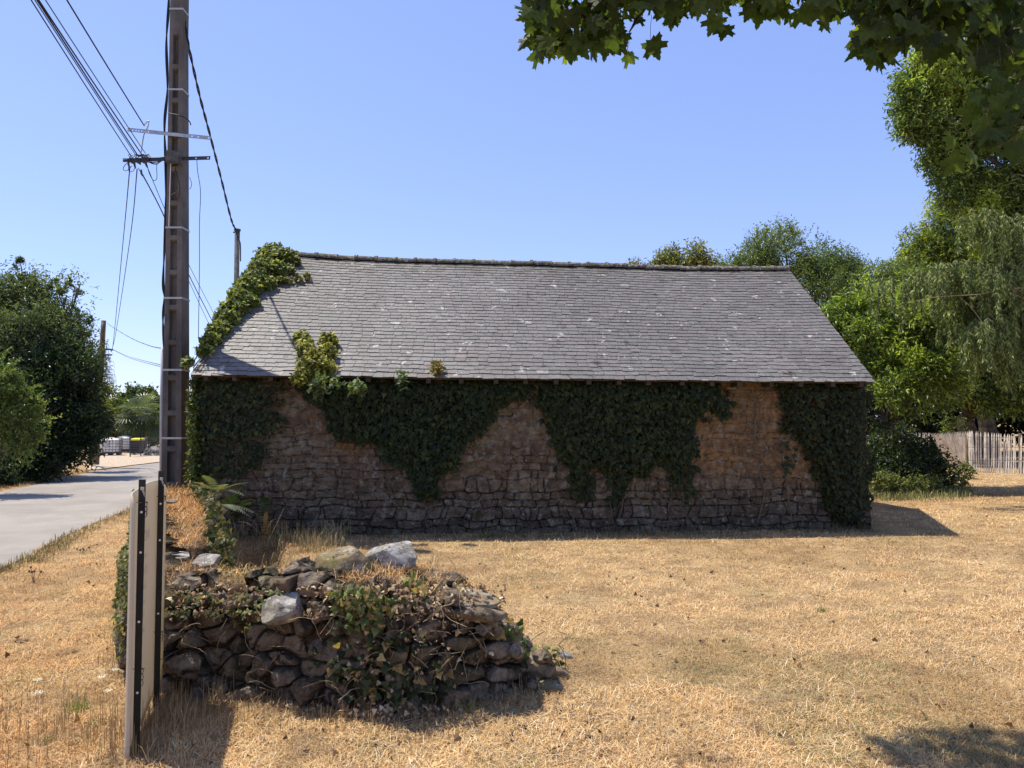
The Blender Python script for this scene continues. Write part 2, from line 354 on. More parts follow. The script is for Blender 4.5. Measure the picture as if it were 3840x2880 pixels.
# stone face of the low wall
pf = A(BFRONT); dd = np.concatenate([[0], np.cumsum(np.linalg.norm(np.diff(pf, axis=0), axis=1))]); Ltot = dd[-1]
i4 = dd[2]
sg = np.concatenate([np.arange(0, i4, .02), np.arange(i4, Ltot, .0065)]); zg = np.arange(-.06, .80, .0065)
S, Zg = np.meshgrid(sg, zg)
seeds = []; z = 0.0
while z < .85:
    hrow = rng.uniform(.07, .14); s_ = -.1
    while s_ < Ltot + .3:
        wst = rng.uniform(.08, .31); seeds.append((s_ + wst / 2, z + hrow / 2 + rng.uniform(-.055, .055))); s_ += wst
    z += hrow
seeds = A(seeds)
wq = np.stack([S * 5, Zg * 7, 0 * S], -1)
f1, edge, ix = voronoi(S + .06 * fbm(wq, 3, 1), Zg + .05 * fbm(wq, 3, 2), seeds, (1.0, 1.7))
r2 = np.random.default_rng(5); off = r2.uniform(-.05, .045, len(seeds)); tx = r2.uniform(-.4, .4, len(seeds)); tz = r2.uniform(-.25, .5, len(seeds))
big = ss(0, .030, edge)
big = ss(0, .014, edge + .008 * fbm(wq * 3, 3, 41)); fa = r2.uniform(0, 6.28, len(seeds)); fs_ = r2.uniform(.5, 1.3, len(seeds)); fo = r2.uniform(-.01, .05, len(seeds))
pl1 = (S - seeds[ix, 0]) * tx[ix] + (Zg - seeds[ix, 1]) * tz[ix]
pl2 = fo[ix] - ((S - seeds[ix, 0]) * np.cos(fa[ix]) + (Zg - seeds[ix, 1]) * np.sin(fa[ix])) * fs_[ix]
disp = -.10 + .12 * big ** .7 + off[ix] + np.minimum(pl1, pl2) * .9 + .012 * np.minimum(edge, .05) / .05
q = np.stack([S * 9, Zg * 9, ix * 3.7], -1)
disp += .022 * fbm(q, 4, 6) + .014 * np.abs(fbm(q * 2.4, 4, 31))
PX = np.interp(S, dd, pf[:, 0]); PY = np.interp(S, dd, pf[:, 1])
e = .12; tx_ = np.interp(np.clip(S + e, 0, Ltot), dd, pf[:, 0]) - np.interp(np.clip(S - e, 0, Ltot), dd, pf[:, 0]); ty_ = np.interp(np.clip(S + e, 0, Ltot), dd, pf[:, 1]) - np.interp(np.clip(S - e, 0, Ltot), dd, pf[:, 1])
tl = np.hypot(tx_, ty_); NX, NY = ty_ / tl, -tx_ / tl          # outward normal (towards the camera)
topz = btop(PX, PY + .02) * (1 + .34 * fbm(np.stack([S * 5, 0 * S, 0 * S], -1), 3, 8)) + .02
topz = np.where(S > Ltot - .45, topz * ss(Ltot + .02, Ltot - .5, S), topz)
zz = np.minimum(Zg, topz); over = np.maximum(0, Zg - topz)
lean = .05 - .10 * zz                                            # a slight batter
disp = disp * ss(.82, .6, over * 0 + .5) - np.minimum(over, .12) * 1.4 + lean - .045 * ss(-.06, .0, zz - topz)
Vx = PX + NX * disp; Vy = PY + NY * disp; V = np.stack([Vx, Vy, zz + gz(PX, PY)], -1)
cst = r2.random(len(seeds)); cc = mixc((.13, .095, .062), (.25, .20, .145), cst[ix]); cc = mixc((.03, .022, .016), cc, ss(.0, .016, edge))
cc = mixc(cc, (.075, .065, .028), ss(.05, .3, fbm(np.stack([S * 4, Zg * 4, 0 * S], -1), 3, 71)) * .7)
nx, ny = len(sg), len(zg); ii, jj = np.meshgrid(np.arange(nx - 1), np.arange(ny - 1)); q0 = (jj * nx + ii).ravel(); Fq = np.stack([q0, q0 + 1, q0 + nx + 1, q0 + nx], -1)
ok = (over.ravel()[Fq].min(1) < .045); Fq = Fq[ok]
mk('stone_facing', V.reshape(-1, 3), Fq, M['rock'], low_wall, cc.reshape(-1, 3), False)

# ------------------------------------------------------------------ dry grass
def blades(pos, length, width, incl, cols, bend=.25, az=None):
    n = len(pos); az = rng.uniform(0, 2 * math.pi, n) if az is None else az
    d = np.stack([np.cos(az) * np.cos(incl), np.sin(az) * np.cos(incl), np.sin(incl)], -1)
    side = np.stack([-np.sin(az), np.cos(az), np.zeros(n)], -1) * (width / 2)[:, None]
    mid = pos + d * (length * .55)[:, None] + A((0, 0, 1)) * (length * bend * .4)[:, None]
    tip = pos + d * length[:, None]
    V = np.stack([pos - side, pos + side, mid + side * .8, mid - side * .8, tip], 1).reshape(-1, 3)
    b = (np.arange(n) * 5)[:, None]
    return V, [b + A([[0, 1, 2, 3]]), b + A([[3, 2, 4]])], np.repeat(cols, 5, 0)
HOUSE = [(-4.75, 10.75), (5.45, 11.45), (4.9, 19.2), (-5.2, 18.2)]
def straw_cols(x, y, n):
    q = np.stack([x, y, 0 * x], -1); t = rng.random(n)
    c = mixc((.78, .52, .235), (.49, .285, .11), t ** 1.0)
    m = rng.random(n); c[m < .14] = (.80, .66, .43); c[m > .93] = (.27, .155, .075)
    p1 = ss(.10, .38, fbm(q * .55, 3, 40)); c = mixc(c, c * A((.92, .72, .52)), p1 * .95)         # ginger patches
    p2 = ss(.05, .3, fbm(q * .8 + 9, 3, 44)); c = mixc(c, c * A((.62, .60, .54)), p2 * .9); p3 = ss(.12, .34, fbm(q * 4 + 70, 3, 48)); c = mixc(c, (.20, .12, .06), p3 * .55)
    left = ss(-1.5, -3.5, x); c = mixc(c, c * A((1.02, .84, .62)), left * .8)
    far_ = ss(9, 16, y); c = c * (1 + .12 * far_)[:, None]
    g = ss(.16, .32, fbm(q * 1.3 + 30, 3, 50)) * (rng.random(n) < .4) * ss(14, 10, y); c = mixc(c, (.17, .18, .06), g * .8)
    return np.clip(c * (1 + .12 * rng.normal(size=(n, 1))), .02, .95)
def scatter(n, ymin, ymax, power):
    u = rng.random(n); e = 1 - power                       # density per unit depth ~ y^-power times width ~ y
    y = (ymin ** e + u * (ymax ** e - ymin ** e)) ** (1 / e); x = rng.uniform(-1.02, 1.02, n) * y
    return x, y
x, y = scatter(760000, 2.4, 26, 1.25)
shx = (dpath(x, y, [(-1.95, 6.5), (-2.35, 7.4), (-2.85, 8.6), (-3.5, 10.1)]) > .36) & ~inpoly(x, y, ROAD) & ~inpoly(x, y, HOUSE) & (bank(x, y) < .03)
nearroad = dpath(x, y, ROAD[:9]); shx &= (nearroad > .05) | ~inpoly(x, y, ROAD)
cl = fbm(np.stack([x * 2.3, y * 2.3, 0 * x], -1), 3, 61); shx &= (rng.random(len(x)) < np.clip(.80 + 1.6 * cl, .5, 1))
x, y = x[shx], y[shx]; n = len(x)
z = gz(x, y) + bumps(x, y) + .015
sc = np.clip(y / 6.5, .8, 2.6)
lie = rng.random(n) < .6
inc = np.where(lie, rng.uniform(.02, .3, n), rng.uniform(.35, 1.15, n)); Lb = np.where(lie, rng.uniform(.03, .10, n), rng.uniform(.018, .05, n)) * (.8 + .25 * sc)
V, Fb, Cb = blades(np.stack([x, y, z + rng.uniform(0, .015, n)], -1), Lb, rng.uniform(.0018, .0036, n) * sc, inc, straw_cols(x, y, n))
tag(mk('dry_grass', V, Fb, M['straw'], None, Cb), 'short sun bleached dry lawn grass covering the yard', 'grass', kind='stuff')
# dry grass along the top of the low wall
n = 60000; u = rng.random(n); y = 4.05 + (rng.random(n) ** 1.3) * 6; x = np.interp(y, [4, 5.3, 5.5, 6.5, 10.2], [-1, -1, -2.5, -2.95, -4.6]) + rng.uniform(-1.6, 1.4, n)
h = bank(x, y); k = (h > .25) & (dpath(x, y, BFRONT) > .03); k &= rng.random(n) < (.8 + .9 * fbm(np.stack([x * 2.5, y * 2.5, 0 * x], -1), 3, 91)) * np.where(y < 5.3, 1.25, 1.3)
x, y, h = x[k], y[k], h[k]; n = len(x); c = straw_cols(x, y, n) * A((1, .92, .78)); lit = rng.random(n)
inc = np.where(lit < .6, rng.uniform(0, .5, n), rng.uniform(.4, 1.3, n))
V, Fb, Cb = blades(np.stack([x, y, gz(x, y) + h + rng.uniform(-.01, .03, n)], -1), rng.uniform(.03, .11, n), rng.uniform(.002, .0042, n) * np.clip(y / 6, .8, 1.5), inc, c, .4)
tag(mk('wall_top_grass', V, Fb, M['straw'], None, Cb), 'dry tangled grass matted on the top of the low stone wall', 'grass', kind='stuff')
# tall tufts of dead grass at the foot of the house, by the dark corner, and the fringe around the low wall
def tuft_field(name, pts, label, hmin, hmax, ca, cb, per=26, spread=.06, wid=.003, wild=.5):
    P0 = np.repeat(A(pts), per, 0); n = len(P0); P0[:, :2] += rng.normal(size=(n, 2)) * spread
    Lb = rng.uniform(hmin, hmax, n); inc = np.clip(rng.normal(1.15, wild, n), .15, 1.55)
    c = mixc(ca, cb, rng.random(n)) * (1 + .15 * rng.normal(size=(n, 1)))
    V, Fb, Cb = blades(P0, Lb, np.full(n, wid), inc, np.clip(c, .01, 1), .5)
    return tag(mk(name, V, Fb, M['straw'], None, Cb), label, 'grass', kind='stuff')
def onG(x, y): return (x, y, float(gz(x, y)) + .01)
pts = [onG(rng.uniform(-4.4, 5.4), 10.62 + rng.uniform(-.35, .1) + (0.07 * 0)) for _ in range(190)]
pts = [(p[0], p[1] + .07 * (p[0] + 4.6) / 1.0 * 1.0 * .95, p[2]) for p in pts]
tuft_field('wall_foot_weeds', pts, 'thin weeds and dead grass along the foot of the shed wall', .03, .15, (.06, .07, .03), (.20, .15, .075), 14, .08, .006)
pts = [onG(*G(rng.uniform(860, 1270), rng.uniform(1990, 2080), -.08)[:2]) for _ in range(110)]
tuft_field('corner_grass', pts, 'straggly pale grass stalks in front of the dark corner', .08, .32, (.50, .36, .18), (.30, .26, .10), 14, .09, .005)
pts = []
for _ in range(260):
    t = rng.uniform(i4 + .0, Ltot); bx_, by_ = np.interp(t, dd, pf[:, 0]), np.interp(t, dd, pf[:, 1]); pts.append(onG(bx_ + rng.uniform(-.05, .25) * .3, by_ - abs(rng.normal(.05, .16))))
tuft_field('wall_fringe_grass', pts, 'ragged straw and stems lying at the foot of the low wall', .03, .13, (.40, .28, .14), (.16, .11, .06), 12, .06, .0028, 1.0)
pts = [onG(-2.2 + rng.normal() * .5, 3.75 + rng.normal() * .35) for _ in range(60)] + [onG(-1.8 + rng.normal() * .18, 3.85 + rng.normal() * .2) for _ in range(40)]
tuft_field('panel_foot_grass', pts, 'longer dry grass around the feet of the information panel', .05, .2, (.50, .35, .17), (.26, .17, .085), 16, .06, .0028, .9)
pts = [onG(*G2(rng.uniform(3260, 3620), rng.uniform(1830, 1880))[:2]) for _ in range(150)]
tuft_field('verge_green_grass', pts, 'fresh green grass fringe under the brambles right of the shed', .06, .2, (.16, .19, .06), (.32, .28, .11), 22, .16, .012)
pts = []
for _ in range(260):
    i = rng.integers(1, 8); a, b = A(ROAD[i]), A(ROAD[i + 1]); t = rng.random(); p = a * (1 - t) + b * t + A((.08 + abs(rng.normal() * .12), -.02)); pts.append(onG(p[0], p[1]))
for _ in range(200):
    i = rng.integers(12, 16); a, b = A(ROAD[i]), A(ROAD[i + 1]); t = rng.random(); p = a * (1 - t) + b * t + A((-.1 - abs(rng.normal() * .5), .02)); pts.append(onG(p[0], p[1]))
tuft_field('road_verge_grass', pts, 'dry and greenish grass tufts fringing both edges of the road', .03, .10, (.45, .34, .15), (.18, .19, .07), 14, .06, .006)

# ------------------------------------------------------------------ the stone shed
EL, ER = P(715, 1405, 10.5), P(3283, 1434, 11.2); RL, RR = P(1035, 950, 14.0), P(2957, 1010, 14.9)
WL, WR = P(722, 1440, 10.78), P(3248, 1440, 11.48); WL[2] = WR[2] = 0
WD = WR - WL; WLEN = np.linalg.norm(WD[:2]); WU = nrm(WD); WN = A((WU[1], -WU[0], 0))        # outward (towards the camera)
def wallsz(px, py):
    """pixel -> (s, z) on the wall plane"""
    u, y, z = ray(px, py); dv = np.stack([u, y, z], -1); o = A((0, 0, CAMZ)); t = ((WL - o) @ WN) / (dv @ WN)
    p = o + dv * t[..., None] if np.ndim(t) else o + dv * t
    return (p - WL) @ WU, p[..., 2]
def wallp(s, z, out=0.): return WL + np.multiply.outer(np.asarray(s, float), WU) + np.multiply.outer(np.asarray(out, float), WN) * 1. + np.multiply.outer(np.asarray(z, float), A((0, 0, 1.)))
shed = empty('stone_shed', (0.3, 14.5, 0), 'long low stone shed with slate roof, its wall half covered in ivy', 'shed')
ss_ = np.arange(0, WLEN + .001, .014); zs_ = np.arange(-.25, 2.44, .014); S, Zg = np.meshgrid(ss_, zs_)
r3 = np.random.default_rng(11)
wq = np.stack([S * 2.2, Zg * 3.2, 0 * S], -1)
Sw = S + .09 * fbm(wq, 3, 1) + .018 * fbm(wq * 5, 3, 81); Zw = Zg + .075 * fbm(wq * A((1.1, .8, 1)), 3, 2) + .014 * fbm(wq * 5, 3, 82)
zr = [-.5]
while zr[-1] < 2.8: zr.append(zr[-1] + (r3.uniform(.10, .19) if zr[-1] < .7 else r3.uniform(.07, .16)))
zr = A(zr); row = np.searchsorted(zr, Zw) - 1; edge = np.minimum(Zw - zr[row], zr[row + 1] - Zw); ix = np.zeros(S.shape, int); nid = 0; cen = []
for k in range(len(zr) - 1):
    m = row == k; js = [-.4]
    while js[-1] < WLEN + .6: js.append(js[-1] + (r3.uniform(.11, .40) if r3.random() < .72 else r3.uniform(.06, .12)))
    js = A(js); tl = r3.uniform(-.35, .35, len(js)); zc = (zr[k] + zr[k + 1]) / 2; q_ = Sw[m]; zz_ = Zw[m] - zc
    i = np.clip(np.searchsorted(js, q_), 1, len(js) - 1); dl = q_ - (js[i - 1] + tl[i - 1] * zz_); dr_ = (js[i] + tl[i] * zz_) - q_
    i = np.where(dl < 0, i - 1, np.where(dr_ < 0, i + 1, i)); i = np.clip(i, 1, len(js) - 1); e_ = np.minimum(np.abs(dl), np.abs(dr_))
    ez = edge[m]; kk_ = .02; h_ = np.clip(.5 + .5 * (e_ - ez) / kk_, 0, 1); edge[m] = e_ * (1 - h_) + ez * h_ - kk_ * h_ * (1 - h_)   # rounded corners
    ix[m] = nid + i; cen += [((js[max(j - 1, 0)] + js[j]) / 2, zc) for j in range(len(js))]; nid += len(js)
seeds = A(cen); edge = np.maximum(edge, 0)
jn = fbm(np.stack([S * 1.6, Zg * 2.2, 0 * S], -1), 3, 61); mort = np.clip(ss(.30, .85, Zg + .35 * fbm(wq * .5, 2, 9)) * (.50 + .22 * ss(6.9, 7.6, S)) + .42 * ss(-.05, .22, jn) * ss(.3, .7, Zg), 0, .97)   # smeared mortar, mostly on the right
off = r3.uniform(-.022, .022, len(seeds)); tl1 = r3.uniform(-.10, .10, len(seeds)); tl2 = r3.uniform(-.12, .16, len(seeds))
gap = ss(.000, .012, edge)
disp = (off[ix] + (S - seeds[ix, 0]) * tl1[ix] + (Zg - seeds[ix, 1]) * tl2[ix]) * (1 - .6 * mort) - (1 - gap) * .034 * (1 - .88 * mort) + .026 * fbm(np.stack([S * 6, Zg * 9, 0 * S], -1), 4, 5) + .022 * fbm(np.stack([S * 22, Zg * 30, 0 * S], -1), 3, 55)
disp += .03 * fbm(np.stack([S * .7, Zg * .7, 0 * S], -1), 2, 15) + .05 * ss(.5, 0, Zg)
ct = r3.random(len(seeds)); cc = mixc((.118, .088, .060), (.19, .148, .10), ct[ix])
cc = mixc(cc, (.145, .10, .070), ss(.0, .3, fbm(np.stack([S * .9, Zg * 1.1, 0 * S], -1), 3, 25)) * .5)
cc = mixc(cc, (.25, .155, .075), np.clip(mort * .1 + ss(6.9, 7.6, S) * ss(.45, .9, Zg + .2 * jn), 0, 1) * .8)
orange_ = ss(.1, .35, fbm(np.stack([S * 1.4, Zg * 1.2, 0 * S], -1), 3, 33)) * ss(.8, 1.3, Zg); cc = mixc(cc, (.27, .155, .07), orange_ * .6)
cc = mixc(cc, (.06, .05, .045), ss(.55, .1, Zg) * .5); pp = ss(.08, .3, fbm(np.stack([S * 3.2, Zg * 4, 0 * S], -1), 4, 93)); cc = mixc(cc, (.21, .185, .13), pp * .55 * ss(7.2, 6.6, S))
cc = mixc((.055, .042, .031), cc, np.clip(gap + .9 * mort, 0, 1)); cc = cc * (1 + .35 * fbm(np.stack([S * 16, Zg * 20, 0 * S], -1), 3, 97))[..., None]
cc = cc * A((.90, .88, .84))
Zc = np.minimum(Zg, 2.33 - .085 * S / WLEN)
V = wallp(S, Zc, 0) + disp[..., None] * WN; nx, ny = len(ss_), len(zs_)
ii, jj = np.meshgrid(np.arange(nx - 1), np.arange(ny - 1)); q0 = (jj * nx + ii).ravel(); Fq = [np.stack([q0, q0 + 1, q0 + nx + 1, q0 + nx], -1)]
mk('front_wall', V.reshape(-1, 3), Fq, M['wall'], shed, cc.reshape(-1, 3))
# side and back walls with pitched gables
dep = A(RL - EL); back = A((-.07, 1, 0)); back = back / np.linalg.norm(back)
mbw = MB(); wl2, wr2 = WL + WN * -.02, WR + WN * -.02; t_ = .45
def prism(a, b, zt_a, zt_mid=None):
    pass
for base, inn in ((WL, WU), (WR, -WU)):
    p0 = base - WN * .0; p1 = base - WN * 6.9; mid = base - WN * 3.45; q_ = inn * t_; o = inn * .012
    prof = [p0 - A((0, 0, .3)), p1 - A((0, 0, .3)), p1 + A((0, 0, 2.38)), mid + A((0, 0, 4.55 if base is WL else 4.45)), p0 + A((0, 0, 2.30))]
    prof = [p + o - WN * .02 for p in prof]
    Vp = prof + [p + q_ for p in prof]; mbw.add(Vp, [(0, 1, 2, 3, 4), (9, 8, 7, 6, 5)] + [(i, (i + 1) % 5, (i + 1) % 5 + 5, i + 5) for i in range(5)], (.24, .18, .12))
mbw.box((WL + WR) / 2 - WN * 6.7 + A((0, 0, 1.05)), (WLEN - .1, .4, 2.6), rotz(math.atan2(WU[1], WU[0])), (.24, .18, .12))
mbw.box((WL + WR) / 2 - WN * .25 + A((0, 0, 1.0)), (WLEN - .1, .3, 2.6), rotz(math.atan2(WU[1], WU[0])), (.1, .08, .06))
mbw.build('gable_wall', M['wall'], shed)
# roof surface
def roofp(u, v, lift=0.):
    u = np.asarray(u, float)[..., None]; v = np.asarray(v, float)[..., None]
    p = (EL * (1 - u) + ER * u) * (1 - v) + (RL * (1 - u) + RR * u) * v
    sag = -.10 * np.maximum(0, 4 * u * (1 - u)) ** .8 * (1 - .25 * u) * v + .012 * fbm(np.concatenate([u * 9, v * 3, 0 * u], -1), 2, 12)[..., None] - .02 * np.sin(u * 9) * v
    p = p + sag * A((0, 0, 1.)) + RNRM * np.asarray(lift, float)[..., None] if np.ndim(lift) else p + sag * A((0, 0, 1.)) + RNRM * lift
    return p
RNRM = nrm(np.cross(ER - EL, RL - EL)); RUP = nrm((RL + RR) / 2 - (EL + ER) / 2)
def sheet(f, nu, nv, thick, flip=False):
    u, v = np.meshgrid(np.linspace(0, 1, nu), np.linspace(0, 1, nv)); T_ = f(u, v); B = T_ - thick * RNRM if not flip else T_ - A((0, 0, thick))
    V = np.concatenate([T_.reshape(-1, 3), B.reshape(-1, 3)]); m = nu * nv
    i, j = np.meshgrid(np.arange(nu - 1), np.arange(nv - 1)); q = (j * nu + i).ravel()
    Ft = np.stack([q, q + 1, q + nu + 1, q + nu], -1); Fb = Ft[:, ::-1] + m
    rim = [(k, k + 1, k + 1 + m, k + m)[::-1] for k in range(nu - 1)] + [((nv - 1) * nu + k, (nv - 1) * nu + k + 1, (nv - 1) * nu + k + 1 + m, (nv - 1) * nu + k + m) for k in range(nu - 1)]
    rim += [(k * nu, (k + 1) * nu, (k + 1) * nu + m, k * nu + m) for k in range(nv - 1)] + [(k * nu + nu - 1, (k + 1) * nu + nu - 1, (k + 1) * nu + nu - 1 + m, k * nu + nu - 1 + m)[::-1] for k in range(nv - 1)]
    return V, [Ft, Fb, A(rim)]
roof = empty('roof', (0, 0, 0), 'x', 'x'); del roof['label']; del roof['category']; roof.parent = shed; roof.location = A((.4, 12.5, 3.4)) - A(shed.location)
V, Fq = sheet(lambda u, v: roofp(u * .994 + .003, v * .995 + .004, -.012), 40, 20, .03); mk('roof_boards', V, Fq, M['orange'], roof)
def backroof(u, v):
    r = roofp(u, np.ones_like(u)); e = roofp(u, np.zeros_like(u)); horiz = (r - e) * A((1, 1, 0)); d = horiz * .98 - (r - e) * A((0, 0, 1)) * .93
    return r + d * v[..., None] + A((0, 0, .0))
V, Fq = sheet(backroof, 40, 10, .05, True); mk('back_slope', V, Fq, M['roof2'], roof)
NR = 37; Vs = []; Fs = []; Cs = []; nb = 0
Lr = np.linalg.norm(RL - EL); rr = np.random.default_rng(3)
for r_ in range(NR):
    v0 = r_ / NR - (.002 if r_ else .006); k = int(rr.integers(60, 64)); w_ = 1.0 / k; u0 = -.5 * w_ * (r_ % 2) * 1.0 + rr.uniform(-.1, .1) * w_
    cuts = [0.0 if (r_ % 2 == 0) else 0.0]
    us = u0 + w_ * (np.arange(k + 2) + rr.uniform(-.10, .10, k + 2)); us = us[(us > -.3 * w_)]; us = np.clip(us, 0, 1)
    us = np.unique(np.concatenate([[0], us[us > .25 * w_], [1]]))
    for a, b in zip(us[:-1], us[1:]):
        if b - a < .15 * w_: continue
        j = rr.normal() * .0018; g = w_ * .006 + rr.uniform(0, .012) * w_; aa, bb = a + g, b - g
        if rr.random() < .02: j -= .006
        lenv = 1.9 / NR; vb, vt = v0 + j + rr.normal() * .0004, min(v0 + j + lenv, 1.0)
        lift0 = .019 + rr.uniform(0, .003); th = .008; c0, c1 = rr.uniform(.03, .10, 2) * (rr.random(2) < .25) * (bb - aa); cv = .006
        tw = rr.normal() * .0008
        out = [(aa, vb + cv * (c0 > 0) * .6), (aa + c0, vb + tw), (bb - c1, vb - tw), (bb, vb + cv * (c1 > 0) * .6), (bb, vt), (aa, vt)]
        lf = [lift0, lift0, lift0 + tw, lift0 + tw, .002, .002]
        uu = A([o[0] for o in out]); vv = A([o[1] for o in out]); T_ = roofp(uu, vv, A(lf)); B = T_ - RNRM * th
        Vs.append(T_); Vs.append(B); Fs += [[nb + i for i in range(6)]] + [[nb + i, nb + 6 + i, nb + 6 + (i + 1) % 6, nb + (i + 1) % 6] for i in (0, 1, 2, 3, 5)]; nb += 12
        t = rr.random(); c = A((.118, .112, .105)) * (1 - t) + A((.152, .145, .136)) * t
        if rr.random() < .25: c = c * A((1.06, .96, .95))
        c = c * (1 + .30 * float(fbm(A([a * 7, v0 * 3, 0]), 3, 17)) + .05 * rr.normal())
        if v0 > .80 and rr.random() < (v0 - .78) * 3.2 * (.5 + 1.5 * float(fbm(A([a * 9, 0, 3]), 2, 5)) + .3): c = c * .45 + A((.05, .045, .022)) * .5
        if rr.random() < .03: c = c * .72
        if rr.random() < .002: c = A((.30, .285, .25))
        c = c * A((1.01, 1., .965))
        Cs.append(np.tile(c, (12, 1)))
mk('slates', np.concatenate(Vs), Fs, M['slate'], roof, np.concatenate(Cs))
# ridge tiles
NT = 27
for i in range(NT):
    u0, u1 = i / NT, (i + 1) / NT; V = []; Fc = []
    js = [(u0 - .0015, .118, .020), (u0 + .004, .120, .022), (u0 + .0045, .100, .0), (u1 - .001, .094 + .004 * (i % 3), .0)]
    dz = random.uniform(-.008, .008)
    for (uu, rad, up) in js:
        c = roofp(A([uu]), A([1.0]))[0] + A((0, 0, -.03 + dz + .03)); 
        for inner in (0, 1):
            rr_ = rad - .022 * inner
            for kx in range(9):
                t = math.radians(-8 + 196 * kx / 8); off_ = A((0, -1, 0)) * math.cos(t) * rr_ + A((0, 0, 1)) * (math.sin(t) * rr_ * .82)
                V.append(c + off_)
    for s_ in range(3):
        b0, b1 = s_ * 18, (s_ + 1) * 18
        for kx in range(8):
            Fc += [(b0 + kx, b0 + kx + 1, b1 + kx + 1, b1 + kx), (b0 + 9 + kx, b1 + 9 + kx, b1 + 10 + kx, b0 + 10 + kx)]
    for b0 in (0, 54):
        for kx in range(8): Fc.append((b0 + kx, b0 + 9 + kx, b0 + 10 + kx, b0 + kx + 1))
    V = A(V); V = V + (.006 * fbm(V * 20, 2, 8))[:, None] * A((0, -1, 1))
    mk('ridge_tile', V, Fc, M['ridge'], roof)
for i in range(22):
    s_ = .25 + i * (WLEN - .5) / 21 + random.uniform(-.05, .05); p = wallp(s_, 2.215, .13)
    e_ = roofp(A([s_ / WLEN]), A([.02]))[0]; m_ = MB(); m_.box((p[0], p[1], e_[2] - .085), (.065, .30, .08), rotz(math.atan2(WU[1], WU[0])))
    m_.build('rafter_end', M['orange'], roof)

# ------------------------------------------------------------------ ivy on the shed
def ivy_wall(name, poly, label, dens=620, size=(.055, .10), ca=(.016, .036, .014), cb=(.042, .075, .026), depth=(.03, .22), thin=None, py=.008, soft=.10, yellow=(.11, .10, .03)):
    pl = [wallsz(a, b) for a, b in poly]; pl = [(float(s), float(z)) for s, z in pl]
    s0, s1 = min(p[0] for p in pl) - .1, max(p[0] for p in pl) + .1; z0, z1 = max(-.1, min(p[1] for p in pl) - .1), max(p[1] for p in pl) + .05
    n = int((s1 - s0) * (z1 - z0) * dens); s = rng.uniform(s0, s1, n); z = rng.uniform(z0, z1, n)
    js = s + soft * fbm(np.stack([s * 7, z * 7, 0 * s], -1), 3, 3) * 2; jz = z + soft * fbm(np.stack([s * 7, z * 7, 0 * s + 9], -1), 3, 4) * 2
    k = inpoly(js, jz, pl); s, z = s[k], z[k]; db = dpath(s, z, pl + pl[:1]); n = len(s)
    k = rng.random(n) < np.clip(.35 + db / .12, 0, 1)
    if thin is not None: k &= rng.random(n) < thin(s, z)
    s, z, db = s[k], z[k], db[k]; n = len(s)
    bul = .5 + .5 * fbm(np.stack([s * 2.2, z * 2.2, 0 * s], -1), 3, 19)
    out = depth[0] + (depth[1] - depth[0]) * rng.random(n) ** .7 * np.clip(db / .2, .25, 1) * (0.5 + bul)
    pos = wallp(s, z) + out[:, None] * WN
    ax = nrm(A((0, 0, -1.)) + .42 * rng.normal(size=(n, 3)) * A((1, .4, .5)) + .25 * WN); nn = nrm(WN + A((0, 0, .45)) + .33 * rng.normal(size=(n, 3)))
    V, Fc = place(T_IVY, pos, ax, nn, rng.uniform(*size, n), rng.uniform(.85, 1.1, n))
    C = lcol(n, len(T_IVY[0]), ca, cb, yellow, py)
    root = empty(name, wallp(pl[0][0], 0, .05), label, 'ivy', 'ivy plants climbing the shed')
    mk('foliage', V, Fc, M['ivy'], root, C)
    return root, pl
def stems(root, paths, rad=.008, mat='twig'):
    for p in paths:
        m_ = MB(); q_ = A([wallsz(a, b) for a, b in p]); t = np.linspace(0, 1, 22); k = np.linspace(0, 1, len(q_)); s = np.interp(t, k, q_[:, 0]); z = np.interp(t, k, q_[:, 1])
        s = s + .05 * fbm(np.stack([t * 5, 0 * t + p[0][0], 0 * t], -1), 3, 2); m_.tube(wallp(s, z, np.full(22, .045)), np.linspace(rad * 1.5, rad * .6, 22), 5); m_.build('stem', M[mat], root)
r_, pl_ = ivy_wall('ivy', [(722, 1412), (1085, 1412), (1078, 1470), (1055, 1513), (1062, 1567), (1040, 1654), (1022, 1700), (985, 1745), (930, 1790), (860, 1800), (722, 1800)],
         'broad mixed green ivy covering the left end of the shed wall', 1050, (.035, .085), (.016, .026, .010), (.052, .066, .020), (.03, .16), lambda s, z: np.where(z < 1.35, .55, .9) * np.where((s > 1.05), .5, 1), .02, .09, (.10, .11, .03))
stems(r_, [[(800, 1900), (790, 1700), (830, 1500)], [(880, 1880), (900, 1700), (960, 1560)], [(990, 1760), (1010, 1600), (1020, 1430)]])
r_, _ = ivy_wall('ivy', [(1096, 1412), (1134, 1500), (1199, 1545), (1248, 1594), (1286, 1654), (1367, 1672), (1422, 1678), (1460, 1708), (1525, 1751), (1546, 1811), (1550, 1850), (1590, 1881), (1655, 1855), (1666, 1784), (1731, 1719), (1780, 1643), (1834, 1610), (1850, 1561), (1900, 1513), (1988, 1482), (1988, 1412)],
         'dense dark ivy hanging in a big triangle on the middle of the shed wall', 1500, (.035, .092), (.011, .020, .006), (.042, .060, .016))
stems(r_, [[(1600, 1980), (1590, 1880), (1600, 1800)], [(1640, 1970), (1630, 1880), (1640, 1760)]])
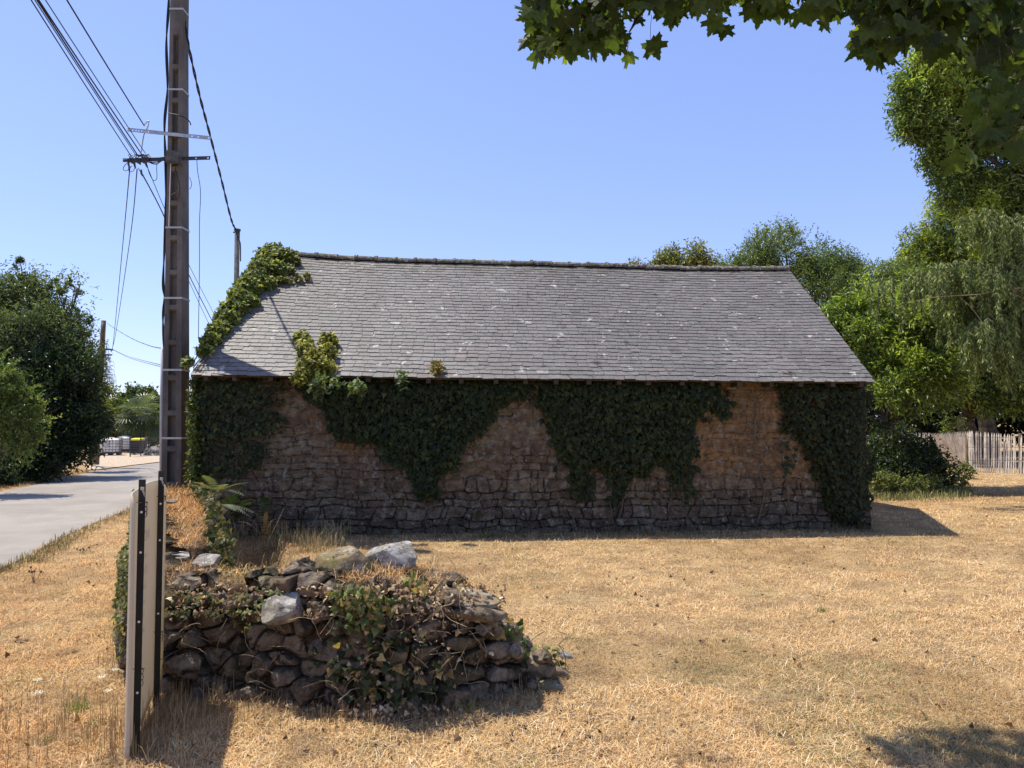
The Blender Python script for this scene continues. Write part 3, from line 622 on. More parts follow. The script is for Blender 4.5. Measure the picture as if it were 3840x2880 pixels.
r_, _ = ivy_wall('ivy', [(1988, 1412), (1988, 1482), (2006, 1487), (2017, 1560), (2060, 1618), (2078, 1683), (2111, 1755), (2133, 1813), (2140, 1885), (2162, 1903), (2190, 1856), (2212, 1813), (2215, 1765), (2263, 1772), (2292, 1813), (2285, 1885), (2306, 1903), (2342, 1849), (2364, 1798), (2415, 1784), (2480, 1733), (2500, 1798), (2509, 1856), (2530, 1798), (2560, 1770), (2572, 1880), (2592, 1856), (2596, 1755), (2603, 1697), (2617, 1668), (2610, 1574), (2653, 1552), (2726, 1567), (2735, 1495), (2690, 1455), (2668, 1412)],
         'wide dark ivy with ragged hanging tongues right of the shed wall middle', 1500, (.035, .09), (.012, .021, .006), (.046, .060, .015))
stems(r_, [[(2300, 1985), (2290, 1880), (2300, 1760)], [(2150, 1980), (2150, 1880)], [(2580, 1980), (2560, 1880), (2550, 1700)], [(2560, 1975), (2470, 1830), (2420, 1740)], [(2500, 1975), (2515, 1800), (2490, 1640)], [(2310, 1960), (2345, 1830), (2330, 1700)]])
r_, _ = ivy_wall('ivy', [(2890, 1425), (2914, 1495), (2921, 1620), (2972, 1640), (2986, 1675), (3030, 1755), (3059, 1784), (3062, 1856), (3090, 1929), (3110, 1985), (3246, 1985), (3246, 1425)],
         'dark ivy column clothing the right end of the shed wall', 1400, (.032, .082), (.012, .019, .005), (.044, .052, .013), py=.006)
stems(r_, [[(3120, 1990), (3110, 1850), (3050, 1700)], [(3190, 1990), (3180, 1850), (3150, 1600)]])
r_, _ = ivy_wall('ivy', [(2905, 1640), (2950, 1640), (2985, 1740), (2960, 1820), (2925, 1830), (2910, 1740)], 'thin sparse ivy shoot between the bare vine and the right ivy', 330, (.04, .07), (.02, .034, .014), (.05, .062, .022))
stems(r_, [[(2960, 1960), (2940, 1800), (2920, 1640), (2915, 1500)]])
# leafless vine skeleton
vine = empty('bare_vine', wallp(8.3, 0, .04), 'leafless brown vine with fine side shoots climbing the ochre wall section', 'vine')
m_ = MB(); trunk = [(2840, 1960), (2870, 1850), (2850, 1770), (2830, 1650), (2835, 1540), (2830, 1440)]
def vpath(p, r0, r1, n=24, sd=1, amp=.04):
    q_ = A([wallsz(a, b) for a, b in p]); t = np.linspace(0, 1, n); k = np.linspace(0, 1, len(q_)); s = np.interp(t, k, q_[:, 0]) + amp * fbm(np.stack([t * 4, 0 * t + sd, 0 * t], -1), 3, 2); z = np.interp(t, k, q_[:, 1]) + amp * .6 * fbm(np.stack([t * 4, 0 * t + sd + 5, 0 * t], -1), 3, 7)
    m_.tube(wallp(s, z, np.full(n, .035)), np.linspace(r0, r1, n), 5)
vpath(trunk, .014, .007, 30)
for k in range(46):
    y0 = 1930 - k * 10.5; sgn = -1 if k % 2 else 1; ln = random.uniform(40, 150) * (1.5 if sgn < 0 else .7); x0 = np.interp(y0, [1440, 1650, 1850, 1960], [2832, 2830, 2868, 2840])
    vpath([(x0, y0), (x0 + sgn * ln * .5, y0 - random.uniform(5, 35)), (x0 + sgn * ln, y0 - random.uniform(-10, 50))], .0045, .002, 12, k)
for k in range(26):
    x0 = random.uniform(2610, 2820); y0 = random.uniform(1440, 1800); vpath([(x0, y0), (x0 + random.uniform(40, 110), y0 + random.uniform(-25, 30))], .003, .002, 9, k + 50)
m_.build('stem', M['twig'], vine)

def cloud(lobes, n, k, L, W, T=T_LEAF, inner=.35, spread=.5, droop=.3, up=.5, seed=0, tl_=0.0):
    """leaf rosettes through the lobes; returns pos, axis, normal, size arrays. lobes: (centre, radius or (rx,ry,rz))"""
    cs = A([l[0] for l in lobes]); rs = A([np.broadcast_to(A(l[1], float), (3,)) for l in lobes]); vol = (rs[:, 0] * rs[:, 2]); pr = vol / vol.sum()
    ix = rng.choice(len(lobes), n, p=pr); d = rdir(n); rad = inner + (1.05 - inner) * rng.random(n) ** .55
    nz = fbm(d * 2.1 + ix[:, None] * 7.3, 3, 5); rad = rad * (1 + .55 * nz); c = cs[ix] + d * rs[ix] * rad[:, None]
    sub = fbm(c * 1.1 / max(.6, rs.mean()), 3, 77); keep = (rng.random(n) < np.clip(.72 + 2.4 * sub, .03, 1)) | (L < .09); c, d = c[keep], d[keep]; n = len(c)
    tw = nrm(d * .9 + rdir(n) * .6 + A((0, 0, up)))                      # twig direction
    pos = np.repeat(c, k, 0); ax = nrm(np.repeat(tw, k, 0) * .5 + rdir(n * k) * .9 - A((0, 0, droop))); N_ = n * k
    pos = pos + rdir(N_) * spread * L * rng.random((N_, 1)) + np.repeat(tw, k, 0) * (rng.random((N_, 1)) * L * tl_); nn = nrm(A((0, 0, 1.)) + .7 * rng.normal(size=(N_, 3)) + .3 * np.repeat(d, k, 0))
    sz = L * rng.uniform(.6, 1.25, N_); tone = np.repeat(rng.normal(size=n) * .5 + sub[keep] * .0, k)
    return pos, ax, nn, sz, tone
def limbs(base, lobes, r0, name_mat='bark', root=None, twist=.3, hub=.35, maxn=14):
    m_ = MB(); base = A(base); cs = [A(l[0]) for l in lobes]; top = np.mean(cs, 0); hubp = base * (1 - hub) + top * hub; hubp[:2] = base[:2] * .7 + hubp[:2] * .3
    t = np.linspace(0, 1, 8)[:, None]; tr = base * (1 - t) + hubp * t + .12 * r0 * 4 * np.sin(t * 5) * A((1, .4, 0)); m_.tube(tr, np.linspace(r0 * 1.35, r0 * .8, 8) , 10)
    for c in cs[:maxn]:
        t = np.linspace(0, 1, 9)[:, None]; mid = (hubp + c) / 2 + A((0, 0, .12 * np.linalg.norm(c - hubp))); p = (1 - t) ** 2 * hubp + 2 * t * (1 - t) * mid + t ** 2 * (c + A((0, 0, .2)))
        m_.tube(p, np.linspace(r0 * .5, r0 * .08, 9), 6)
        for _ in range(3):
            s = p[random.randint(3, 7)]; e_ = c + A(rdir(1)[0]) * np.mean(np.broadcast_to(0 if False else 1, 1)) * .6; m_.tube([s, (s + e_) / 2 + A((0, 0, .1)), e_], [r0 * .12, r0 * .07, r0 * .03], 5)
    return m_.build('trunk', M[name_mat], root)
def tree(name, label, lobes, base, r0, n, k, L, W, ca, cb, yel=(.12, .15, .02), py=.12, group=None, cat='tree', mat='leaf', inner=.3, droop=.3, up=.5, shoots=0, hub=.35, T=T_LEAF, trunk=True, spread=.6, tl=2.5, sub_min=.42, sl=1.0):
    root = empty(name, base, label, cat, group); lo = [(P(a, b, D), (r / F * D, r / F * D * dz, r / F * D)) for a, b, D, r, dz in lobes]
    lo2 = []                                         # each big lobe becomes a cluster of boughs so that light and shade break it up
    for c, r in lo:
        r = A(r); R_ = float(np.mean(r))
        if R_ > sub_min:
            m = 9; lo2.append((c, r * .55))
            for d in rdir(m): lo2.append((c + d * r * rng.uniform(.60, .92), r * rng.uniform(.30, .48)))
        else: lo2.append((c, r))
    pos, ax, nn, sz, tone = cloud(lo2, n, k, L, W, T, inner, spread, droop, up, 0, tl); tone = tone * 1.3
    if shoots:                                       # loose leafy shoots sticking out of the crown
        S_ = []
        for _ in range(shoots):
            c, r = lo[rng.integers(len(lo))]; d = nrm(rdir(1)[0] + A((0, 0, .9))); p0 = c + d * r * .9; ln = rng.uniform(.5, 1.1) * np.mean(r) * .45 * sl; bend_ = rdir(1)[0] * .25
            t = rng.random(int(30 * max(1, sl * .8))) ; S_.append(p0 + (d[None] * t[:, None] + bend_ * t[:, None] ** 2 ) * ln)
        Sp = np.concatenate(S_); m = len(Sp); pos = np.concatenate([pos, Sp]); ax = np.concatenate([ax, nrm(rdir(m) + A((0, 0, .3)))]); nn = np.concatenate([nn, rdir(m)]); sz = np.concatenate([sz, L * rng.uniform(.6, 1.1, m)]); tone = np.concatenate([tone, rng.normal(size=m)])
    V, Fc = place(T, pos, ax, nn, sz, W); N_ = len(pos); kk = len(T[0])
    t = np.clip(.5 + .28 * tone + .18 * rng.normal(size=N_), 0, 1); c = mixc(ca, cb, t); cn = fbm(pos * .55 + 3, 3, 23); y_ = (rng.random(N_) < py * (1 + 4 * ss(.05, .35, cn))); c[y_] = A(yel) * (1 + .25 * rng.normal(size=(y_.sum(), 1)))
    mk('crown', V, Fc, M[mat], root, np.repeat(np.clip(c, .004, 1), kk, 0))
    if trunk: limbs(base, lo, r0, root=root, hub=hub)
    return root

# ivy mass over the left verge of the roof
def verge_ivy(label, lobes, n, size, ca, cb, py, loc, yel=(.26, .27, .04), T=T_IVY, name='ivy', group='ivy plants climbing the shed', inner=.2, droop=.25):
    lo = [(P(a, b, D), (r / F * D, r / F * D * dy, r / F * D)) for a, b, D, r, dy in lobes]
    root = empty(name, loc, label, 'ivy', group); pos, ax, nn, sz, tone = cloud(lo, n, 3, size, 1, T, inner, 1.0, droop, .2)
    nn = nrm(nn + A((-.2, -.8, .6))); V, Fc = place(T, pos, ax, nn, sz, 1.0); mk('foliage', V, Fc, M['ivy'], root, lcol(len(pos), len(T[0]), ca, cb, yel, py)); return root, lo
vl = []
for u_, v_, rx in [(0, .97, 40), (.0, .90, 52), (.0, .83, 50), (.0, .76, 54), (.0, .68, 50), (.0, .60, 55), (.0, .52, 50), (.0, .44, 52), (.0, .36, 46), (.0, .28, 42), (.0, .20, 34), (.0, .13, 26), (-.012, .06, 18), (.025, .93, 44), (.028, .80, 42), (.022, .66, 40), (.018, .5, 36)]:
    p = roofp(A([u_]), A([v_]))[0] + RNRM * .06; vl.append((p, A((rx / F * p[1] * .86, rx / F * p[1] * .8, rx / F * p[1] * .66))))
root = empty('ivy', roofp(A([0.]), A([0.]))[0] - A((0.1, -.3, 2.2)), 'thick sunlit ivy mass heaped over the left edge of the slate roof', 'ivy', 'ivy plants climbing the shed')
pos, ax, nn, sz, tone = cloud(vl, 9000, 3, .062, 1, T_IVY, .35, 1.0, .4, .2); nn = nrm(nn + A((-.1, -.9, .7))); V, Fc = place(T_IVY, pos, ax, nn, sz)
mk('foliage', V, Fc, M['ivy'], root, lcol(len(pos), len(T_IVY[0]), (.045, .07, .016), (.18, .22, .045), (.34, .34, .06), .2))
m_ = MB()
for a in range(3): m_.tube([roofp(A([-.004 + .006 * a]), A([v]))[0] + RNRM * (.05 + .02 * math.sin(v * 20 + a)) for v in np.linspace(.02, .95, 24)], np.linspace(.010, .005, 24), 6)
m_.build('stem', M['twig'], root)
def roof_ivy(label, spots, n, ca=(.07, .09, .02), cb=(.22, .21, .04), yel=(.42, .38, .05), py=.3, size=.055, branch=None):
    lo = []
    for px, py_, r in spots:
        # pixel -> roof plane
        u, y, z = ray(px, py_); dv = A((u, y, z)); o = A((0, 0, CAMZ)); t = ((EL - o) @ RNRM) / (dv @ RNRM); p = o + dv * t + RNRM * .05; lo.append((p, A((r / F * p[1], r / F * p[1] * .8, r / F * p[1]))))
    root = empty('ivy', lo[0][0], label, 'ivy', 'ivy plants climbing the shed'); pos, ax, nn, sz, tone = cloud(lo, n, 3, size, 1, T_IVY, .1, 1.0, .3, .2); nn = nrm(nn + A((-.1, -.8, .7)))
    V, Fc = place(T_IVY, pos, ax, nn, sz); mk('foliage', V, Fc, M['ivy'], root, lcol(len(pos), len(T_IVY[0]), ca, cb, yel, py))
    m_ = MB(); m_.tube([lo[0][0]] + [l[0] for l in lo[1:]] if len(lo) > 1 else [lo[0][0], lo[0][0] + A((.05, -.15, -.1))], .008, 5); m_.build('stem', M['twig'], root); return root
roof_ivy('yellow green ivy clump shaped like a V on the lower left of the roof', [(1215, 1395, 40), (1180, 1370, 42), (1150, 1330, 34), (1130, 1280, 26), (1145, 1300, 24), (1225, 1340, 38), (1235, 1295, 30), (1225, 1280, 24), (1150, 1400, 38), (1125, 1425, 26)], 1900)
roof_ivy('small yellow brown ivy tuft sprouting at the eaves left of the roof middle', [(1638, 1395, 22), (1632, 1372, 14), (1650, 1405, 16)], 70, (.10, .08, .03), (.26, .22, .06), (.3, .2, .05), .3, .06)
roof_ivy('thin ivy runner creeping onto the slates from the ridge end', [(1150, 1044, 10), (1120, 1052, 10), (1080, 1058, 12), (1050, 1062, 14), (1095, 1025, 10), (1110, 990, 16), (1095, 965, 16), (1080, 955, 14)], 240, (.06, .08, .02), (.17, .17, .04), (.3, .28, .04), .2, .06)
def sprig(label, cx, cy, r, D, n, ca=(.07, .11, .04), cb=(.16, .21, .08)):
    p = P(cx, cy, D); root = empty('ivy', p, label, 'ivy', 'ivy sprigs hanging from the eaves'); rr_ = r / F * D
    pos, ax, nn, sz, tone = cloud([(p, (rr_, rr_ * .6, rr_))], n, 3, .075, 1, T_IVY, .2, 1., .4, .1); nn = nrm(nn + A((-.3, -.6, .9)))
    V, Fc = place(T_IVY, pos, ax, nn, sz); mk('foliage', V, Fc, M['ivy'], root, lcol(len(pos), len(T_IVY[0]), ca, cb, (.25, .27, .06), .15))
    m_ = MB(); m_.tube([p + A((-.02, .25, .2)), p + A((0, .05, .08)), p + A((.02, 0, -.06))], .005, 5); m_.build('stem', M['twig'], root)
sprig('sunlit ivy sprig hanging below the eaves under the V shaped clump', 1195, 1450, 34, 10.35, 40)
sprig('sunlit ivy sprig with pale leaves hanging between the V clump and the small tuft', 1335, 1455, 30, 10.35, 34)
sprig('flat ivy sprig poking from the eaves just left of the small brown tuft', 1500, 1420, 24, 10.4, 16)
sprig('tiny loose ivy sprig under the eaves beside the V shaped clump', 1255, 1425, 16, 10.38, 10)
# sunlit ivy edge hanging down the left corner of the shed
lo = [(P(733 + 4 * math.sin(k), 1440 + k * 27, 10.72), (.10, .16, .15)) for k in range(14)]
root = empty('ivy', P(733, 1820, 10.7), 'narrow curtain of small sunlit ivy leaves down the left corner of the shed', 'ivy', 'ivy plants climbing the shed')
pos, ax, nn, sz, tone = cloud(lo, 620, 3, .05, 1, T_IVY, .2, 1., .4, .0); V, Fc = place(T_IVY, pos, ax, nrm(nn + A((-1, -.5, .3))), sz)
mk('foliage', V, Fc, M['ivy'], root, lcol(len(pos), len(T_IVY[0]), (.05, .08, .02), (.13, .16, .04), (.2, .2, .05), .1))

# ------------------------------------------------------------------ utility pole beside the shed
PD = 11.15
pole = empty('utility_pole', P(659, 1830, PD) * A((1, 1, 0)), 'tall dark concrete utility pole with recessed panels and white straps beside the shed', 'utility pole')
zb = -.15; ztop = 9.2; pxc = -5.0
def pw(z): return np.interp(z, [0, 8], [.300, .190])           # width
def pd_(z): return np.interp(z, [0, 8], [.30, .20])
def pcx(z): return pxc + np.interp(z, [0, 8], [0, -.105])
pocket = .525; V = []; Fc = []; m_ = MB()
# front face built as a frame with recessed pockets
zs = [zb]; k = 0; prof = []
z = .42
def ring(z0, z1, rec):
    """one slice of the pole front between z0 and z1: rec=True has a pocket"""
    for (za, zb_) in ((z0, z1),):
        wa, wb = pw(za) / 2, pw(zb_) / 2; da, db_ = pd_(za) / 2, pd_(zb_) / 2; ca, cb_ = pcx(za), pcx(zb_)
        c = (.5, .5, .5)
        def pt(sx_, y_, zc): w_ = pw(zc) / 2; return (pcx(zc) + sx_ * w_, PD + y_, zc)
        yfa, yfb = -da, -db_
        if not rec:
            m_.add([pt(-1, yfa, za), pt(1, yfa, za), pt(1, yfb, zb_), pt(-1, yfb, zb_)], [(0, 1, 2, 3)])
        else:
            i0, i1 = -.46, .30; r_ = .075; g = .035
            o = [pt(-1, yfa, za), pt(1, yfa, za), pt(1, yfb, zb_), pt(-1, yfb, zb_)]
            a_ = [pt(i0, yfa, za), pt(i1 + .1, yfa, za), pt(i1 + .1, yfb, zb_), pt(i0, yfb, zb_)]
            b_ = [pt(i0 + .06, yfa + r_, za + g), pt(i1 - .02, yfa + r_, za + g), pt(i1 - .02, yfb + r_, zb_ - g), pt(i0 + .06, yfb + r_, zb_ - g)]
            m_.add(o + a_ + b_, [(0, 4, 7, 3), (5, 1, 2, 6), (4, 5, 9, 8), (5, 6, 10, 9), (6, 7, 11, 10), (7, 4, 8, 11), (8, 9, 10, 11)])
        for sgn in (-1, 1):
            m_.add([pt(sgn, yfa, za), pt(sgn, da, za), pt(sgn, db_, zb_), pt(sgn, yfb, zb_)], [(0, 1, 2, 3)])
        m_.add([pt(-1, da, za), pt(1, da, za), pt(1, db_, zb_), pt(-1, db_, zb_)], [(0, 1, 2, 3)])
z = zb; ring(z, .14, False); z = .14
while z < 7.2:
    ring(z, z + .46, True); ring(z + .46, z + .525, False); z += .525
ring(z, ztop, False)
m_.add([(pcx(ztop) - pw(ztop) / 2, PD - .1, ztop), (pcx(ztop) + pw(ztop) / 2, PD - .1, ztop), (pcx(ztop) + pw(ztop) / 2, PD + .1, ztop), (pcx(ztop) - pw(ztop) / 2, PD + .1, ztop)], [(0, 1, 2, 3)])
m_.build('shaft', M['concrete'], pole)
def zpx(py): return float(P(660, py, PD - .14)[2])
for py in (28, 332, 852, 1117, 1387, 1643):
    z = zpx(py); w_ = pw(z) + .012; d_ = pd_(z) + .012; b = MB(); sl = .03 * (z - 1.4) * .12
    for (c, s_) in (((pcx(z), PD - d_ / 2, z), (w_, .004, .028)), ((pcx(z) - w_ / 2, PD, z), (.004, d_, .028)), ((pcx(z) + w_ / 2, PD, z), (.004, d_, .028)), ((pcx(z), PD + d_ / 2, z), (w_, .004, .028))): b.box(c, s_)
    b.build('strap', M['strap'], pole)
def crossarm(pxa, pya, pxb, pyb, hh, D, holes, name='crossarm', mat='galv'):
    a, b = P(pxa, pya, D), P(pxb, pyb, D); d = nrm(b - a); L_ = np.linalg.norm(b - a); up = nrm(np.cross(d, A((0, 1., 0)))); up = up * (1 if up[2] > 0 else -1); n_ = A((0, 1., 0))
    hs = sorted(holes); r = .011; xs = [0] + sum([[h * L_ - r, h * L_ + r] for h in hs], []) + [L_]; V = []; Fc = []
    m_ = MB(); y0 = -.003
    def pt(x, u, y): return a + d * x + up * u + n_ * y
    for i in range(len(xs) - 1):
        if i % 2 == 0: segs = [(-hh / 2, hh / 2)]
        else: segs = [(-hh / 2, -r), (r, hh / 2)]
        for u0, u1 in segs:
            c = [pt(xs[i], u0, -.003), pt(xs[i + 1], u0, -.003), pt(xs[i + 1], u1, -.003), pt(xs[i], u1, -.003), pt(xs[i], u0, .003), pt(xs[i + 1], u0, .003), pt(xs[i + 1], u1, .003), pt(xs[i], u1, .003)]
            m_.add(c, [(0, 1, 2, 3), (7, 6, 5, 4), (0, 4, 5, 1), (3, 2, 6, 7), (0, 3, 7, 4), (1, 5, 6, 2)])
    c = [pt(0, hh / 2, -.003), pt(L_, hh / 2, -.003), pt(L_, hh / 2 + .004, .03), pt(0, hh / 2 + .004, .03)]; m_.add(c + [A(p) - up * .004 for p in c], [(0, 1, 2, 3), (7, 6, 5, 4), (0, 4, 5, 1), (2, 6, 7, 3)])
    return m_.build(name, M[mat], pole)
crossarm(479, 486, 790, 518, .055, PD - .17, [.02, .06, .10, .135, .17, .25, .775, .85, .975])
crossarm(461, 601, 788, 592, .055, PD - .18, [.84, .975], mat='dark')
b = MB(); b.box(P(652, 590, PD - .24), (.21, .09, .18), rotz(.06)); c = P(652, 590, PD - .24); b.box(c + A((0, -.047, 0)), (.19, .008, .16), rotz(.06)); b.build('junction_box', M['box'], pole)
b = MB()                                                         # gangs of clamps on the lower arm
for k in range(10):
    px = 488 + k * 7.5; p = P(px, 600 + (k % 3) * 4, PD - .2); b.box(p, (.022, .035, .07), rotz(.3)); b.tube([p + A((0, 0, .03)), p + A((-.02, -.02, .07)), p + A((.015, 0, .09))], .006, 5)
b.tube([P(461, 601, PD - .2), P(482, 595, PD - .2), P(482, 607, PD - .2), P(461, 601, PD - .2)], .006, 5)
for px, py in ((505, 622), (482, 618), (548, 618), (530, 650)): b.tube([P(px, py - 14, PD - .2), P(px, py, PD - .2), P(px + 4, py + 10, PD - .2)], [.01, .016, .008], 6)
b.build('cable_clamp', M['dark'], pole)
def wpath(pts, r, name, parent, mat='black', n=6, smooth_n=40, tw=0.):
    """pts: list of (px, py, D)"""
    q_ = A([P(*p) for p in pts]); m = len(q_); t = np.linspace(0, m - 1, smooth_n); out = []
    for tt in t:
        i = min(int(tt), m - 2); f = tt - i; p0 = q_[max(i - 1, 0)]; p1 = q_[i]; p2 = q_[i + 1]; p3 = q_[min(i + 2, m - 1)]
        out.append(.5 * ((2 * p1) + (-p0 + p2) * f + (2 * p0 - 5 * p1 + 4 * p2 - p3) * f * f + (-p0 + 3 * p1 - 3 * p2 + p3) * f ** 3))
    out = A(out); b = MB()
    if tw:
        ang = np.linspace(0, tw, smooth_n)
        for ph in (0, math.pi): o = np.stack([np.cos(ang + ph), 0 * ang, np.sin(ang + ph) * .3], -1) * r * .8; b.tube(out + o, r * .75, n)
    else: b.tube(out, r, n)
    return b.build(name, M[mat], parent, True)
D0 = PD - .02
wpath([(634, -90, D0), (632, 30, D0), (624, 160, D0), (628, 330, D0), (617, 470, D0), (622, 640, D0), (620, 850, D0), (612, 1050, D0), (617, 1120, D0), (611, 1200, D0), (617, 1310, D0)], .015, 'riser_cable', pole, n=7, tw=26, smooth_n=120)
b = MB(); b.tube([P(609, 1306, D0), P(606, 1500, D0), P(604, 1835, D0)], .026, 8); b.build('conduit', M['grey'], pole, True)
wpath([(641, 600, D0 - .2), (637, 700, D0 - .2), (633, 850, D0 - .2)], .005, 'white_wire', pole, 'white')
wpath([(630, 425, D0 - .14), (660, 430, D0 - .17), (690, 440, D0 - .17), (710, 455, D0 - .14), (716, 470, D0 - .12)], .008, 'wire_loop', pole)
wpath([(662, 615, D0 - .2), (651, 680, D0 - .18), (655, 730, D0 - .18), (668, 745, D0 - .18), (674, 700, D0 - .18), (660, 640, D0 - .18)], .006, 'wire_loop', pole)
wpath([(634, 735, D0 - .18), (655, 725, D0 - .2), (672, 714, D0 - .2)], .008, 'wire_loop', pole, 'twig')
wpath([(710, 664, D0), (718, 685, D0), (717, 700, D0), (710, 710, D0)], .004, 'wire_loop', pole)
wpath([(552, 618, D0), (560, 650, D0), (575, 676, D0), (588, 668, D0), (588, 620, D0), (600, 606, D0), (640, 590, D0 - .2)], .005, 'wire_loop', pole)
wpath([(500, 590, D0), (470, 618, D0), (462, 634, D0), (475, 640, D0), (495, 622, D0)], .005, 'wire_loop', pole)
wpath([(482, 612, D0), (484, 642, D0), (500, 640, D0), (508, 618, D0)], .005, 'wire_loop', pole)
for a in range(4): wpath([(508 + a * 8, 580, D0), (540 + a * 7, 590 - a * 2, D0), (570, 594 + a * 5, D0 - .1), (610, 590 + a * 4, D0 - .15), (645, 585 + a * 4, D0 - .2)], .007, 'arm_cable', pole)
for a in range(3): wpath([(560, 606 + a * 2, D0), (585, 614 + a, D0), (610, 600 + a, D0 - .15), (640, 590 + a, D0 - .2)], .005, 'arm_cable', pole)
wpath([(540, 468, D0 - .1), (557, 453, D0 - .1), (556, 470, D0 - .1), (550, 485, D0 - .1), (540, 505, D0 - .1), (533, 545, D0), (530, 570, D0)], .009, 'jumper', pole, 'galv')
# overhead wires: each is a thing
def wire(label, pts, r, mat='black', sn=30, tw=0):
    o = wpath(pts, r, 'overhead_wire', None, mat, 5, sn, tw); return tag(o, label, 'wire', 'overhead wires at the utility pole')
def thru(pxa, pya, Da, pxb, pyb, Db, ext=3.2):
    """two pixels with depth; extended beyond the second as a straight 3-D line"""
    return P(pxa, pya, Da), P(pxb, pyb, Db), ext
def wire_line(label, a, b, ext, r, sag=.05):
    A_, B_ = P(*a), P(*b); t = np.linspace(0, ext, 30)[:, None]; p = A_ + (B_ - A_) * t + A((0, 0, 1)) * sag * (t * (t - ext)) * .5
    m_ = MB(); m_.tube(p, r, 5); return tag(m_.build('overhead_wire', M['black'], None, True), label, 'wire', 'overhead wires at the utility pole')
for (x0, y0, x1, r, lb) in ((493, 588, 118, .007, 'lowest thin black wire of the bundle rising to the upper left corner'), (512, 586, 132, .006, 'second lowest thin black wire of the bundle rising to the upper left'),
                            (520, 588, 140, .009, 'thicker black wire in the middle of the bundle rising to the upper left'), (532, 580, 146, .009, 'dark cable at the upper side of the crossing bundle to the upper left'), (545, 575, 172, .006, 'thin black wire standing apart on the right of the upper left bundle')):
    wire_line(lb, (x0, y0, PD - .15), (x1, 0, 7.2), 1.25, r)
wire_line('single wire running from the upper crossarm to the top left', (541, 472, PD - .15), (252, 0, 7.6), 1.25, .009)
wire('left one of the two thin wires dropping from the pole to the distant pole', [(487, 625, PD), (462, 900, 17), (424, 1290, 27), (415, 1316, 28.6)], .009)
wire('right one of the two thin wires dropping from the pole to the distant pole', [(514, 635, PD), (487, 900, 17), (433, 1255, 27), (417, 1318, 28.6)], .009)
for (a, b, c, d, lb, r) in ((519, 630, 612, 806, 'left thin wire passing behind the pole down to the right', .006), (527, 640, 616, 812, 'thicker middle wire passing behind the pole down to the right', .010), (550, 620, 616, 780, 'right thin wire passing behind the pole down to the right', .006)):
    xe, ye = (785, 1215) if 'left' in lb else ((792, 1190) if 'middle' in lb else (800, 1165))
    wire(lb, [(a, b, PD), (c, d, 13), ((c + xe) / 2 - 4, (d + ye) / 2 + 12, 16), (xe + 20, ye + 45, 20)], r)
wire('twisted black cable from the pole head down to the metal post behind the roof', [(690, 60, PD), (706, 165, PD + .1), (748, 355, 12.2), (790, 515, 13.2), (832, 680, 14.6), (868, 825, 15.8), (886, 862, 16.2)], .016, tw=60, sn=130)
wire('loose thin wire hanging straight down right of the pole', [(738, 590, PD), (741, 640, PD), (752, 720, PD), (748, 840, PD), (748, 1000, PD), (744, 1270, PD)], .005)
wire('sagging wire from the head of the distant pole towards the utility pole', [(403, 1213, 29), (440, 1238, 27), (500, 1272, 22), (560, 1296, 17), (604, 1306, 11.4)], .009, tw=40)
wire('upper of the paired sagging wires from the distant pole crossarm', [(424, 1311, 29), (480, 1336, 25), (545, 1354, 18), (604, 1368, 11.4)], .006)
wire('lower of the paired sagging wires from the distant pole crossarm', [(424, 1312, 29), (480, 1340, 25), (545, 1360, 18), (604, 1375, 11.4)], .006)
# metal post behind the roof
mp = empty('metal_post', (P(890, 900, 16.3)[0], 16.3, -.1), 'slim grey green metal post rising behind the ivy covered roof end', 'post')
b = MB(); c = P(890, 866, 16.3); b.tube([(c[0], 16.3, -.1), (c[0], 16.3, c[2])], .055, 10); b.build('shaft', M['box'], mp, True)
b = MB(); b.tube([c, c + A((0, 0, .04))], .072, 10); b.tube([c + A((-.09, 0, -.03)), c + A((.05, 0, -.03))], .018, 6); b.build('cap', M['box'], mp, True)
wpath([(884, 866, 16.2), (893, 895, 16.2), (901, 915, 16.2), (902, 980, 16.2)], .013, 'cable', mp)
# distant wooden pole with dead creeper
dp = empty('wooden_pole', P(357, 1742, 29) , 'distant wooden pole with withered creeper wrapped round its middle', 'utility pole')
b = MB(); t = np.linspace(0, 1, 14); b.tube(A([P(358 + 31 * a, 1742 - 540 * a, 29) for a in t]), np.linspace(.115, .075, 14) * 1.2, 9); b.build('shaft', M['wood'], dp, True)
b = MB(); b.tube([P(392, 1308, 28.8), P(424, 1312, 28.8)], .03, 5); b.build('crossarm', M['dark'], dp)
b = MB(); b.tube([P(365, 1332, 28.8), P(420, 1331, 28.8)], .03, 5); b.build('crossarm', M['dark'], dp)
b = MB()
for k in range(170):
    a = rng.random(); px = 372 + 16 * a + rng.normal() * 7; py = 1470 - 200 * a; p = P(px, py, 28.9 + rng.uniform(-.15, .15)); b.tube([p, p + rng.normal(size=3) * .12 + A((0, 0, -.15)), p + rng.normal(size=3) * .16 + A((0, 0, -.45))], [.012, .009, .004], 4)
for k in range(26):
    p = P(392, rng.uniform(1330, 1450), 28.9); q_ = p + A((rng.uniform(.1, .45), 0, rng.uniform(-.1, .1))); b.tube([p, q_, q_ + A((.06, 0, -rng.uniform(.2, .7)))], [.010, .008, .004], 4)
b.build('withered_creeper', M['twig'], dp)

